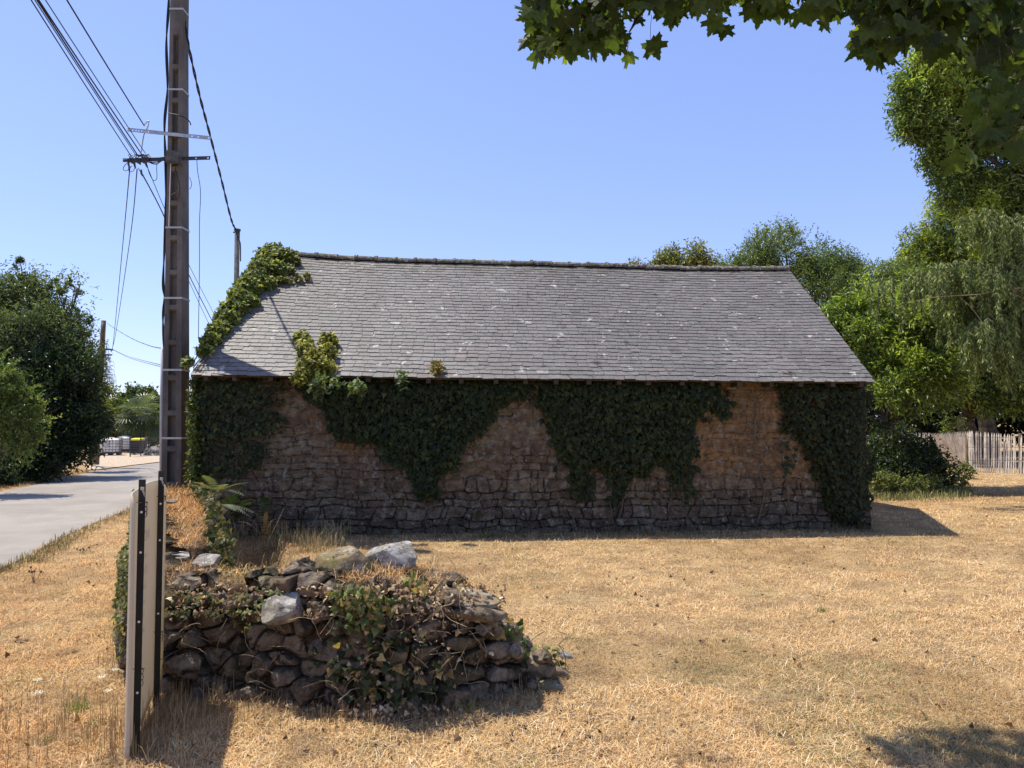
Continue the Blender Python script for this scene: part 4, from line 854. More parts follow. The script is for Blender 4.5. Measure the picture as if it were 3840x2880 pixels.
# ------------------------------------------------------------------ information panel seen from behind
sign = empty('information_panel', (-1.85, 3.8, 0), 'pale information panel seen edge-on from behind, wired to two black posts', 'sign')
pa, pb = A((-1.782, 3.50)), A((-2.022, 4.34)); dn = nrm(pb - pa); nrm2 = A((dn[1], -dn[0]))      # normal towards the right/camera
if nrm2[0] < 0: nrm2 = -nrm2
nu, nv = 28, 30; L_ = np.linalg.norm(pb - pa); V = []
def ptop(t): return 1.245 + .02 * math.sin(math.pi * t) - .04 * max(0, 1 - t * L_ / .04) ** 2 - .05 * max(0, 1 - (1 - t) * L_ / .04) ** 2
for side in (0, 1):
    for j in range(nv):
        for i in range(nu):
            t = (i / (nu - 1)); lip = .022 * max(0, 1 - t * L_ / .035) + .020 * max(0, 1 - (1 - t) * L_ / .035); o = lip - side * .009
            z0 = .0 + .10 * t; z1 = ptop(t); z = z0 + (z1 - z0) * j / (nv - 1) ; p = pa + (pb - pa) * t + nrm2 * o; V.append((p[0], p[1], z))
m = nu * nv; Fc = []
for j in range(nv - 1):
    for i in range(nu - 1):
        q_ = j * nu + i; Fc += [(q_, q_ + 1, q_ + nu + 1, q_ + nu), (q_ + m + nu, q_ + m + nu + 1, q_ + m + 1, q_ + m)]
for i in range(nu - 1): Fc += [(i, i + m, i + 1 + m, i + 1), ((nv - 1) * nu + i, (nv - 1) * nu + i + 1, (nv - 1) * nu + i + 1 + m, (nv - 1) * nu + i + m)]
for j in range(nv - 1): Fc += [(j * nu, (j + 1) * nu, (j + 1) * nu + m, j * nu + m), (j * nu + nu - 1, j * nu + nu - 1 + m, (j + 1) * nu + nu - 1 + m, (j + 1) * nu + nu - 1)]
mk('panel', V, Fc, M['panel'], sign, None, True)
for (cx, cy, zt, holes) in ((-1.766, 3.575, 1.31, (1.155, .965, .64, .31)), (-1.945, 4.15, 1.31, (1.13, .93, .53))):
    b = MB(); base = A((cx, cy)); w_ = .033; th = .003; cdir = A((1., 0)); 
    # angle iron: face towards the camera plus a flange running back along the panel, tapered top notch
    V = [(cx - w_ / 2, cy, -.1), (cx + w_ / 2, cy, -.1), (cx + w_ / 2, cy, zt - .02), (cx + w_ / 2, cy, zt), (cx - w_ / 2, cy, zt)]
    V += [(x_, y_ + th, z_) for x_, y_, z_ in V]; b.add(V, [(0, 1, 2, 3, 4), (9, 8, 7, 6, 5)] + [(i, i + 5, (i + 1) % 5 + 5, (i + 1) % 5) for i in range(5)])
    b.box((cx - w_ / 2 + .0015, cy + .015, zt / 2 - .07), (.003, .020, zt + .04))
    b.build('post', M['post'], sign)
    for h in holes:
        b = MB(); b.tube([(cx + .001, cy - .0005, h), (cx + .001, cy - .003, h)], .0058, 12); b.build('hole_disc', M['white'], sign)  # white discs standing in for post holes that show the pale panel behind
    b = MB(); b.tube([(cx + .004, cy - .004, zt - .035), (cx + .004, cy - .004, zt - .050)], .0085, 10); b.add([(cx - .002, cy - .004, zt - .045), (cx + .016, cy - .004, zt - .085), (cx + .016, cy - .004, zt - .062), (cx + .008, cy - .004, zt - .036)], [(0, 1, 2, 3)]); b.build('hook_slot', M['panel'], sign)
def tie(cx, cy, z, hang):
    b = MB(); pts = [(cx - .022, cy - .006, z + .002), (cx, cy - .008, z), (cx + .020, cy - .006, z - .001), (cx + .026, cy + .01, z)]; b.tube(pts, .0018, 5)
    p = A((cx + .024, cy - .004, z)); q_ = [p]
    for k in range(14): q_.append(p + A((.006 * math.sin(k * 1.3) + .002 * k * (hang > .1), -.002, -hang * k / 14 + .008 * math.cos(k * 1.3))))
    b.tube(q_, .0017, 5); b.build('wire_tie', M['black'], sign)
tie(-1.766, 3.575, 1.20, .07); tie(-1.766, 3.575, .42, .08); tie(-1.945, 4.15, 1.17, .02); tie(-1.945, 4.15, .43, .05)
def ptext(txt, t, z, size):
    cu = bpy.data.curves.new('t', 'FONT'); cu.body = txt; cu.size = size; cu.extrude = 0; cu.align_x = 'CENTER'; tmp = bpy.data.objects.new('t', cu); COL.objects.link(tmp)
    dg = bpy.context.evaluated_depsgraph_get(); me = bpy.data.meshes.new_from_object(tmp.evaluated_get(dg)); v = A([x.co[:] for x in me.vertices]); fc = [list(p.vertices) for p in me.polygons]
    bpy.data.objects.remove(tmp); d3 = A((dn[0], dn[1], 0)); c = A((*(pa + (pb - pa) * t + nrm2 * .0022), z))
    W_ = c - v[:, :1] * -d3 * -1 + v[:, 1:2] * A((0, 0, 1)) if False else c + (-v[:, :1]) * -d3 * -1 + v[:, 1:2] * A((0, 0, 1.))
    return W_, fc
for txt, z, size in (('RIHI', 1.10, .07), ('INCEN', .975, .075), ('ommun', .885, .04), ('ID NI', .80, .06), ('jusqu', .73, .045), ('amer', .655, .04), ('123', .585, .045), ('defen', .51, .035)):
    W_, fc = ptext(txt, .42, z, size); bt = MB(); bt.add(W_, fc); bt.build('show_through_print', M['print_'], sign)  # front print showing through, drawn as grey letters on the back face

# ------------------------------------------------------------------ loose stones on the low wall
g_ = 'loose stones on the low wall'
stone('flat pale slab tilted up on the top of the low wall, the highest stone', 1470, 2112, 4.50, (.27, .22, .11), 21, M['pale'], .15, -.05, .03, g_, tx=1.05)
stone('lumpy mossy stone left of the tilted pale slab', 1285, 2150, 4.42, (.34, .24, .23), 22, M['moss'], .05, .08, .035, g_)
stone('rough dark flat stone right of the tilted pale slab', 1650, 2168, 4.62, (.26, .20, .07), 33, M['rock'], -.1, .05, 0, g_)
stone('long slab with a yellow moss top at the right shoulder of the low wall', 1745, 2245, 4.30, (.33, .22, .075), 24, M['moss'], -.08, .10, 0, g_, tx=.1)
stone('grey wedge shaped stone lying on the wall corner nearest the panel', 770, 2125, 5.05, (.22, .16, .11), 25, M['pale'], .2, -.1, .02, g_)
stone('thin cream stone lying flat on the grass beside the panel', 655, 2098, 5.2, (.20, .16, .05), 26, M['pale'], -.2, 0, .02, g_)
stone('small buff stone half sunk in dry grass behind the wall edge', 1065, 2185, 4.75, (.15, .11, .07), 27, M['pale'], .3, 0, 0, g_)
stone('large white topped rock jutting out of the left part of the wall face', 1055, 2280, 4.16, (.27, .20, .13), 28, M['pale'], .12, -.12, 0, g_)
stone('small pale stone at the far right foot of the rubble slope', 2120, 2460, 5.02, (.11, .10, .07), 29, M['pale'], 0, .1, 0, g_)
stone('buff stone half hidden in straw at the right end of the low wall', 2065, 2580, 4.42, (.17, .14, .11), 30, M['moss'], .3, 0, 0, g_)
stone('flat brown stone beneath the mossy slab at the right shoulder', 1770, 2300, 4.22, (.30, .20, .09), 31, M['rock'], 0, .05, 0, g_)
stone('squarish stone in the rubble slope right of the wall end', 1920, 2400, 4.55, (.22, .16, .12), 32, M['moss'], .4, .2, 0, g_)
stone('small dark stone lying on the grassy wall top beyond the panel', 630, 1885, 8.1, (.17, .12, .05), 34, M['rock'], 0, 0, .02, g_)
stone('pale stone leaning at the foot of the wall near the panel', 690, 2500, 4.30, (.19, .12, .15), 35, M['rock'], .2, .5, 0, g_)
# rubble mound at the right end (part of the wall)
Vr = []; Fr = []; nb = 0; rr = np.random.default_rng(14)
for k in range(34):
    t = rr.random(); px = 1830 + 260 * t + rr.normal() * 25; py = 2330 + 210 * t + rr.normal() * 30 + 60 * rr.random(); D = 4.35 + .35 * t + rr.normal() * .1
    V, Fc = rock_shape(A((.16, .13, .10)) * rr.uniform(.5, 1.2), 100 + k, ICO3); Vr.append(V @ rotz(rr.uniform(0, 3)).T + P(px, py, D)); Fr.append(Fc + nb); nb += len(V)
for k in range(26):                                             # chinking stones and loose rubble along the foot
    t = rr.uniform(i4 + .3, Ltot - .1); bx_, by_ = np.interp(t, dd, pf[:, 0]), np.interp(t, dd, pf[:, 1]); V, Fc = rock_shape(A((.13, .10, .08)) * rr.uniform(.5, 1.1), 200 + k, ICO3)
    Vr.append(V @ rotz(rr.uniform(0, 3)).T + A((bx_, by_ - rr.uniform(-.02, .10), .02))); Fr.append(Fc + nb); nb += len(V)
Vr = np.concatenate(Vr); mk('rubble', Vr, np.concatenate(Fr), M['rock'], low_wall, np.tile(A((.22, .17, .12)), (len(Vr), 1)))

# ivy and litter on the low wall
def face_pts(n, px0, px1, py0, py1, out=.05, D=None):
    px = rng.uniform(px0, px1, n); py = rng.uniform(py0, py1, n); o = []
    # depth from the front path at that bearing
    bear = (px - 1920) / F; pb_ = A([(p[0] / p[1], p[1]) for p in BFRONT[3:]]); dep_ = np.interp(bear, pb_[:, 0], pb_[:, 1]); return P(px, py, dep_ - out - .10 * rng.random(n))
def low_ivy(label, boxes, size=(.04, .075), ca=(.04, .075, .02), cb=(.12, .17, .05), py=.1, yel=(.30, .22, .09), wild=.6, group='ivy on the low wall'):
    pos = np.concatenate([face_pts(int(n), *bx4) for n, bx4 in boxes]); n = len(pos); k = rng.random(n) < .75 + 1.2 * fbm(pos * 9, 3, 3); pos = pos[k]; n = len(pos)
    root = empty('ivy', pos[0] * A((1, 1, 0)) + A((0, 0, .3)), label, 'ivy', group)
    ax = nrm(A((0, -.2, -.5)) + wild * rng.normal(size=(n, 3))); nn = nrm(A((-.2, -.8, .6)) + .4 * rng.normal(size=(n, 3)))
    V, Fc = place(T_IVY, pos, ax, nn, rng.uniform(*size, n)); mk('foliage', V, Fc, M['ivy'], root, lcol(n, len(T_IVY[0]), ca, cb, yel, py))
    m_ = MB()
    for k in range(7):
        p = pos[rng.integers(n)]; q_ = [p + A((0, 0, .12))]
        for j in range(6): q_.append(q_[-1] + A((rng.normal() * .03, rng.normal() * .008, -.03 + rng.normal() * .012)))
        m_ = MB(); m_.tube(q_, .0022, 5); m_.build('stem', M['twig'], root)
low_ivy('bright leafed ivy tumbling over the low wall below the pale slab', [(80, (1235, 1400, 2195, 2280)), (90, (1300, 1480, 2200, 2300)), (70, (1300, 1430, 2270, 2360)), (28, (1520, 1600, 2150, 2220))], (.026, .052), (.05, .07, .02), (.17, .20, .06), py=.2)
low_ivy('dark star shaped ivy creeping down the shaded middle of the low wall', [(140, (1240, 1500, 2320, 2640)), (90, (1430, 1700, 2480, 2640)), (26, (1150, 1300, 2430, 2600)), (36, (1480, 1600, 2230, 2450))], (.026, .052), ca=(.022, .032, .012), cb=(.05, .062, .022), py=.15)  # shade of the wall face put into the darker leaf colours
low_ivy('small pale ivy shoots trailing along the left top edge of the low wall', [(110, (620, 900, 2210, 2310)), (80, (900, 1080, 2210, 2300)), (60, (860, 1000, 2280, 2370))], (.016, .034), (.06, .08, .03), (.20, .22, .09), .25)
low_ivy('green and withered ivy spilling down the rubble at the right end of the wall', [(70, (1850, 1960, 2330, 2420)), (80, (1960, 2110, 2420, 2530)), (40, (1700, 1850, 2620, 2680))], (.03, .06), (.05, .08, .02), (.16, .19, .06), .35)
# small leaved cover on the left flank of the wall and its inner edge
pos = []
for _ in range(5200):
    t = rng.uniform(dd[0] + .2, dd[4] + .25); z = rng.uniform(.12, 1.05) * .68; bx_, by_ = np.interp(t, dd, pf[:, 0]), np.interp(t, dd, pf[:, 1]); pos.append((bx_ - .04 - .10 * rng.random() * math.sin(min(1, z / .5) * 2.4) + .0, by_ - .03, z))
pos = A(pos); k = rng.random(len(pos)) < .75 + 1.3 * fbm(pos * 4, 3, 13); pos = pos[k]; n = len(pos)
root = empty('creeper', (-2.9, 5.3, 0), 'small leaved creeper clothing the road side of the low wall left of the panel', 'ivy', 'ivy on the low wall'); V, Fc = place(T_IVY, pos, nrm(rdir(n) - A((0, 0, .6))), nrm(rdir(n) * .5 + A((-.6, -.5, .4))), rng.uniform(.022, .045, n))
mk('foliage', V, Fc, M['ivy'], root, lcol(n, len(T_IVY[0]), (.05, .065, .02), (.17, .17, .06), (.30, .23, .11), .25))
pos = []
bi = A(BBACK[4:]); bd = np.concatenate([[0], np.cumsum(np.linalg.norm(np.diff(bi, axis=0), axis=1))])
for _ in range(4200):
    t = rng.uniform(0, bd[-1]); bx_, by_ = np.interp(t, bd, bi[:, 0]), np.interp(t, bd, bi[:, 1]); z = rng.uniform(-.05, .74); pos.append((bx_ + rng.normal() * .05 - .06 * (z > .5), by_ + .0, z))
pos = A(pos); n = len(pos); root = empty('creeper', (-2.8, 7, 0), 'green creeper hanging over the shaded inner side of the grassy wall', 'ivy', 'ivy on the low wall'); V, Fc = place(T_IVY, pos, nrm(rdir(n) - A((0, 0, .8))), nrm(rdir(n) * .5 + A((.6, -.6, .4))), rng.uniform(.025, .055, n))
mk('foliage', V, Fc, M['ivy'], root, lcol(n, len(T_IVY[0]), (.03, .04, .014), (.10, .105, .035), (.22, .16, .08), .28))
# fallen leaves and dead twigs
pos = np.concatenate([face_pts(500, 620, 1900, 2190, 2260, -.06), face_pts(500, 640, 1800, 2200, 2320, .01), face_pts(300, 1300, 1900, 2250, 2660, .02), face_pts(500, 1000, 2150, 2640, 2720, .08)])
xs_ = rng.uniform(-2.4, .2, 600); ys_ = rng.uniform(4.1, 5.0, 600); hb = bank(xs_, ys_); k = hb > .12; pos = np.concatenate([pos, np.stack([xs_[k], ys_[k], hb[k] + .02 + .02 * rng.random(k.sum())], -1)])
xs_ = rng.uniform(-1.6, .8, 700); ys_ = 4.0 - np.abs(rng.normal(0, .35, 700)) + .4 * rng.random(700); k = bank(xs_, ys_) < .02; pos = np.concatenate([pos, np.stack([xs_[k], ys_[k], np.full(k.sum(), .03)], -1)])
n = len(pos); V, Fc = place(T_IVY, pos, rdir(n), nrm(rdir(n) + A((0, -.5, 1))), rng.uniform(.012, .034, n)); c = lcol(n, len(T_IVY[0]), (.15, .085, .045), (.36, .25, .14), (.52, .40, .25), .18)
nl = 900; xl, yl = scatter(nl, 3, 13, 1.25); kl = (bank(xl, yl) < .02) & ~inpoly(xl, yl, ROAD) & ~inpoly(xl, yl, HOUSE); xl, yl = xl[kl], yl[kl]; pl3 = np.stack([xl, yl, gz(xl, yl) + .04], -1); nl = len(xl)
V2, F2 = place(T_IVY, pl3, rdir(nl), nrm(rdir(nl) * .5 + A((0, 0, 1))), rng.uniform(.02, .045, nl)); F2 = F2 + len(V); V = np.concatenate([V, V2]); Fc = np.concatenate([Fc, F2]); c = np.concatenate([c, lcol(nl, len(T_IVY[0]), (.12, .06, .03), (.30, .19, .10), (.42, .24, .10), .1)])
tag(mk('leaf_litter', V, Fc, M['straw'], None, c), 'curled dead leaves scattered on and below the low wall', 'leaf litter', kind='stuff')
b = MB()
for k in range(120):
    p = face_pts(1, 640, 1900, 2210, 2690, .03)[0]; q_ = [p]; d = rdir(1)[0] * A((1, .3, .8))
    for j in range(5): d = nrm(d + rdir(1)[0] * .35 - A((0, 0, .1))); q_.append(q_[-1] + d * rng.uniform(.015, .045))
    b.tube(q_, .0016, 4)
for k in range(60):
    x_, y_ = rng.uniform(-1.9, .9), rng.uniform(3.3, 4.2)
    if bank(A([x_]), A([y_]))[0] > 0: continue
    q_ = [A((x_, y_, .03))]; d = A((math.cos(k * 1.7), math.sin(k * 1.7), .1))
    for j in range(4): d = nrm(d + rdir(1)[0] * .2 * A((1, 1, .3))); q_.append(q_[-1] + d * rng.uniform(.03, .06))
    b.tube(q_, .0018, 4)
tag(b.build('dead_twigs', M['stem']), 'thin dead stems tangled over the low wall and the ground before it', 'twigs', kind='stuff')

# ------------------------------------------------------------------ ferns
def frond(mb_v, mb_f, base, d0, L_, droopf, w, off):
    n = 15; t = np.linspace(0, 1, n); d0 = nrm(A(d0)); pts = base + d0 * (t * L_)[:, None] + A((0, 0, -1)) * (droopf * L_ * t ** 2)[:, None]
    T_ = nrm(np.gradient(pts, axis=0)); side = nrm(np.cross(T_, A((0, 0, 1.)))); nv_ = len(mb_v)
    for i in range(2, n):
        ww = w * L_ * math.sin(math.pi * (.12 + .88 * t[i])) ** .8
        for sg_ in (-1, 1):
            b_ = pts[i]; tip = b_ + side[i] * sg_ * ww + T_[i] * ww * .35 - A((0, 0, .12 * ww)); h = T_[i] * L_ / n * .26
            k = len(mb_v); mb_v += [b_ - h, b_ + h, b_ * .45 + tip * .55 + h * .8, tip, b_ * .45 + tip * .55 - h * .8]; mb_f.append((k, k + 1, k + 2, k + 3, k + 4))
    k = len(mb_v)
    for i in range(n - 1):
        r = .003; a, c = pts[i], pts[i + 1]; k = len(mb_v); mb_v += [a + side[i] * r, a - side[i] * r, c - side[i + 1] * r, c + side[i + 1] * r]; mb_f.append((k, k + 1, k + 2, k + 3))
def fern(label, base, dirs, L_, ca, cb, py=.05, droopf=.35, name='fern', cat='fern', group='ferns by the shed corner', w=.20):
    root = empty(name, base, label, cat, group); 
    for d in dirs:
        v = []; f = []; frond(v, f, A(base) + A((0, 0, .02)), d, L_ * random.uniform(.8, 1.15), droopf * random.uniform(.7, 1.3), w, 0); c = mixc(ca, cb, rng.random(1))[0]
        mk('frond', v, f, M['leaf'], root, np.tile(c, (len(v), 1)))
p = P(800, 1862, 9.3)
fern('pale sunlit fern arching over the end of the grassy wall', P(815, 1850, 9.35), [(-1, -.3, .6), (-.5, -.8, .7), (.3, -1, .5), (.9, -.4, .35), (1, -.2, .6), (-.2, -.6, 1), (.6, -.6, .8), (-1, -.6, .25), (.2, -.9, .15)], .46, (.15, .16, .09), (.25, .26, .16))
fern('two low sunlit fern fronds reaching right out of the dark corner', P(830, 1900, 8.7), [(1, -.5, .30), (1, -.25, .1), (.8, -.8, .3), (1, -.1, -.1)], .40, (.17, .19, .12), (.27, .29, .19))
fern('large shaded fern standing against the shed wall behind the sunlit one', P(880, 1960, 10.3), [(-.8, -.3, 1.2), (-.3, -.5, 1.4), (.3, -.3, 1.5), (.9, -.3, 1.2), (1, -.4, .8), (.1, -.6, 1.3), (-.9, -.3, .8), (1.1, -.2, .5), (.6, -.6, 1.0)], .70, (.020, .034, .016), (.045, .065, .03), w=.15)  # shade put into the colour: fronds far dimmer than the sunlit ferns
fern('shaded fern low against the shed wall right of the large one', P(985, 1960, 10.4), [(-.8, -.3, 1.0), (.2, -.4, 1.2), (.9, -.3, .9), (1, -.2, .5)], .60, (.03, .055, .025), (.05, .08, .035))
fern('small dark fern in the weeds at the middle foot of the shed wall', P(1790, 1960, 10.6), [(-.8, -.3, .9), (.1, -.4, 1.2), (.9, -.3, .8), (.5, -.5, .9)], .36, (.035, .06, .03), (.06, .09, .04))
fern('withered rust brown bracken in front of the dark corner', P(990, 2030, 9.0), [(-.3, 0, 1.6), (.1, -.1, 1.8), (.35, 0, 1.4), (.6, -.1, 1.3), (-.6, -.1, 1.0), (-.9, -.2, 1.3), (.9, .1, 1.5)], .55, (.08, .05, .03), (.15, .10, .06), droopf=.6, name='bracken', w=.06)
fern('small pale green fern seedling in the dry grass left of the wall stones', G2(1290, 2045), [(-.8, -.3, .5), (.2, -.6, .6), (.9, -.1, .5), (-.2, .3, .8)], .16, (.30, .32, .12), (.42, .42, .18), name='fern')
# bare stalks
b = MB()
for (pts_) in ([(1270, 2030), (1240, 1975), (1225, 1955)], [(1270, 2035), (1255, 1985), (1248, 1950)], [(1000, 2040), (1040, 1960), (1065, 1905)]):
    b.tube(A([P(a, c, 10.1) for a, c in pts_]), [.006, .005, .003], 5)
tag(b.build('dead_stalks', M['stem']), 'thin bleached stalks sticking up at the foot of the shed wall', 'stalks', kind='stuff')

# ------------------------------------------------------------------ small plants in the grass
def flower(label, px, py, s):
    p = G2(px, py); root = empty('white_flower', p, label, 'flower', 'white flower heads in the left verge'); m_ = MB(); v = []
    for k in range(26):
        a = rng.uniform(0, 6.3); r = s * math.sqrt(rng.random()); c = p + A((r * math.cos(a), r * math.sin(a), .045 + rng.uniform(-.004, .006)))
        for j in range(4):
            t = j * math.pi / 2 + a; d = A((math.cos(t), math.sin(t), .1)) * s * .22; e_ = A((-math.sin(t), math.cos(t), 0)) * s * .08; v.append((c, c + d * .6 + e_, c + d, c + d * .6 - e_))
    V = A(v).reshape(-1, 3); mk('umbel', V, np.arange(len(V)).reshape(-1, 4), M['petal'], root); m_.tube([p, p + A((.004, 0, .045))], .002, 4); m_.build('stem', M['leaf'], root)
for lb, px, py, s in (('largest white flower head, right beside the panel', 438, 2538, .032), ('white flower head just left of the largest one', 378, 2567, .026), ('small white flower head below the largest one', 406, 2620, .022), ('broad white flower head lowest on the left', 138, 2630, .032), ('small white flower head above the lowest left one', 142, 2578, .022)): flower(lb, px, py, s)
def tuft(label, px, py, n, L_, ca, cb, group='green grass tufts in the dry lawn'):
    p = G2(px, py); n_ = n; P0 = np.tile(p, (n_, 1)); P0[:, :2] += rng.normal(size=(n_, 2)) * L_ * .35; P0[:, 2] += .01
    V, Fb, Cb = blades(P0, rng.uniform(.5, 1.2, n_) * L_, np.full(n_, .003 * max(1, p[1] / 6)), np.clip(rng.normal(.9, .35, n_), .1, 1.5), mixc(ca, cb, rng.random(n_)), .4)
    o = mk('grass_tuft', V, Fb, M['leaf'], None, Cb); tag(o, label, 'grass tuft', group)
for lb, px, py, n, L_ in (('green tuft alone in the middle of the right lawn', 3083, 2303, 110, .06), ('biggest green tuft in the lower left grass', 290, 2680, 110, .09), ('green tuft right of the biggest one, towards the panel', 365, 2735, 60, .06), ('faint green tuft near the bottom left edge', 180, 2800, 50, .05), ('green tuft by the panel foot on the left verge', 420, 2230, 40, .05), ('little leafy tuft just outside the shed shadow', 2010, 1972, 60, .07)):
    tuft(lb, px, py, n, L_, (.10, .14, .04), (.22, .24, .08))
def weed(label, px, py, h):
    p = G2(px, py); root = empty('roadside_weed', p, label, 'weed', 'thin weeds by the road edge'); b = MB()
    for k in range(5): q_ = p + A((rng.normal() * .04, rng.normal() * .03, h * rng.uniform(.6, 1))); b.tube([p + rng.normal(size=3) * .01, (p + q_) / 2 + A((.01, 0, 0)), q_], [.003, .0025, .0015], 4); b.add(*[ICO3[0] * A((.010, .010, .014)) + q_, ICO3[1].tolist()])
    b.build('stalk', M['twig'], root)
weed('thin seed headed weed at the left edge of the road', 125, 2190, .17); weed('spindly weed near the road edge left of the panel', 300, 2085, .10)

# ------------------------------------------------------------------ trees on the left
G1, G2c = (.028, .048, .022), (.17, .21, .11)
gl = 'trees lining the left side of the road'
tree('oak_tree', 'tall dark oak with loose top shoots on the left behind the road', [(70, 1170, 24, 75, 1), (10, 1120, 24.5, 60, 1), (160, 1130, 24, 62, 1), (250, 1130, 24, 42, 1), (300, 1090, 24, 26, 1), (200, 1220, 23.5, 78, 1), (280, 1230, 24, 48, 1), (110, 1290, 23, 110, 1), (272, 1320, 23.5, 62, 1), (310, 1270, 24, 20, 1), (20, 1320, 23, 110, 1), (220, 1350, 23, 100, 1), (95, 1080, 24, 34, 1), (80, 1030, 24, 22, 1), (82, 985, 24, 12, 1.2), (-80, 1250, 24, 120, 1), (-60, 1120, 24, 80, 1), (200, 1075, 24, 18, 1), (245, 1060, 24, 13, 1), (318, 1350, 24, 20, 1), (150, 1420, 22.8, 100, 1), (258, 1430, 23, 70, 1)],
     G2(150, 1790) * A((1, 1, 1)), .22, 15000, 6, .12, .36, G1, G2c, (.18, .22, .06), .08, gl, shoots=80, tl=5, inner=.15, sl=2.2)
tree('shrub_mass', 'dark dense hedge of shrubs below the tall oak by the road', [(60, 1520, 22.5, 150, 1), (200, 1500, 22.5, 150, 1), (262, 1490, 23, 84, 1), (120, 1660, 21.5, 120, 1), (240, 1650, 22, 110, 1), (310, 1610, 22.5, 90, 1), (0, 1680, 21, 110, 1), (-120, 1560, 22, 150, 1), (305, 1545, 23, 42, 1), (60, 1420, 23, 110, 1), (305, 1690, 22, 50, 1), (-150, 1700, 20, 120, 1), (60, 1740, 20.5, 60, .8), (140, 1730, 21, 60, .8), (220, 1725, 21.5, 55, .8), (-20, 1760, 19.5, 70, .8), (280, 1700, 22, 50, .8)],
     G2(200, 1785), .12, 21000, 5, .12, .45, (.012, .026, .010), (.035, .060, .020), (.10, .13, .03), .02, gl, cat='hedge', inner=.1)
tree('young_oak', 'brighter feathery bush in front of the dark hedge at the left edge', [(0, 1510, 17, 60, .8), (60, 1540, 17, 44, .6), (-40, 1600, 17, 100, 1), (60, 1620, 17, 50, .7), (110, 1580, 17, 26, .6), (-60, 1450, 17, 80, 1), (20, 1440, 17, 30, .6), (100, 1500, 17, 22, .5), (130, 1530, 17, 18, .5), (120, 1650, 17, 26, .5), (60, 1700, 17, 40, .8)],
     G2(-40, 1860), .08, 2000, 6, .085, .36, (.07, .11, .03), (.20, .26, .08), (.3, .33, .09), .08, gl, cat='bush', shoots=210, tl=5, sub_min=.2, sl=3.4)
tree('climbing_shrub', 'leafy bush leaning against the distant wooden pole', [(335, 1510, 26, 34, 1), (372, 1545, 26, 28, 1), (340, 1580, 26, 34, 1), (300, 1650, 26, 30, 1), (392, 1470, 27, 18, 1)],
     G2(340, 1748), .06, 2400, 4, .12, .5, (.04, .065, .018), (.11, .14, .04), (.2, .21, .05), .1, gl, cat='bush')
# ------------------------------------------------------------------ far end of the road
fg = 'trees and shrubs far behind the road'
tree('far_tree', 'rounded tree far off above the palm', [(500, 1500, 62, 34, 1), (535, 1510, 62, 34, 1), (470, 1530, 62, 26, 1)], (P(510, 1500, 62)[0], 62, -.8), .3, 1600, 4, .34, .55, (.03, .06, .02), (.09, .13, .04), group=fg)
tree('far_hedge', 'long hedge far off on both sides of the palm', [(430, 1530, 58, 26, 1), (450, 1560, 58, 30, 1), (560, 1540, 57, 38, 1), (600, 1540, 57, 42, 1), (640, 1550, 57, 46, 1), (600, 1600, 56, 50, 1), (680, 1560, 57, 60, 1), (740, 1600, 57, 70, 1), (500, 1580, 58, 30, 1)], (P(570, 1600, 57)[0], 57, -.7), .25, 4600, 4, .32, .55, (.03, .05, .016), (.10, .13, .04), (.16, .17, .05), .1, fg, cat='hedge', inner=.1)
tree('far_shrub', 'low yellowish shrubs behind the white tanks', [(400, 1615, 50, 20, 1), (430, 1620, 50, 22, 1), (460, 1618, 50, 18, 1), (380, 1600, 48, 22, 1), (500, 1640, 50, 22, 1)], (P(430, 1640, 50)[0], 50, -.5), .08, 1100, 4, .24, .5, (.07, .07, .025), (.20, .18, .07), (.3, .25, .1), .1, fg, cat='shrub')
palm = empty('palm_tree', (P(525, 1650, 47)[0], 47, -.55), 'fan palm with shaggy drooping leaves far down the road', 'palm'); c = P(530, 1560, 47); m_ = MB(); m_.tube([(c[0], 47, -.55), c], [.26, .2], 8); m_.build('trunk', M['bark'], palm)
V = []; Fc = []; Cc = []
for k in range(58):
    el = rng.uniform(-.9, 1.35); a = rng.uniform(0, 6.28); d = A((math.cos(a) * math.cos(el), math.sin(a) * math.cos(el), math.sin(el))); st = rng.uniform(.6, 1.1); h = c + d * st + A((0, 0, -.1)); dd_ = nrm(d + A((0, 0, -.35))); s1 = nrm(np.cross(dd_, A((0, 0, 1.)))); s2 = np.cross(s1, dd_); R_ = rng.uniform(.8, 1.2); cl_ = mixc((.05, .075, .03), (.17, .20, .09), rng.random(1) * (.4 + .6 * (el > .1)))[0]
    m = 18
    for j in range(m):
        th = (j / (m - 1) - .5) * 4.2; e1 = nrm(dd_ * math.cos(th) + s1 * math.sin(th)); tip = h + e1 * R_ + A((0, 0, -.22 * R_)); w_ = np.cross(e1, s2) * .035; n0 = len(V); V += [h, h + e1 * R_ * .5 + w_, tip, h + e1 * R_ * .5 - w_]; Fc.append((n0, n0 + 1, n0 + 2, n0 + 3)); Cc += [cl_] * 4
    n0 = len(V); V += [c, c + s1 * .02, h + s1 * .02, h]; Fc.append((n0, n0 + 1, n0 + 2, n0 + 3)); Cc += [cl_] * 4
mk('fronds', V, Fc, M['leaf'], palm, A(Cc))
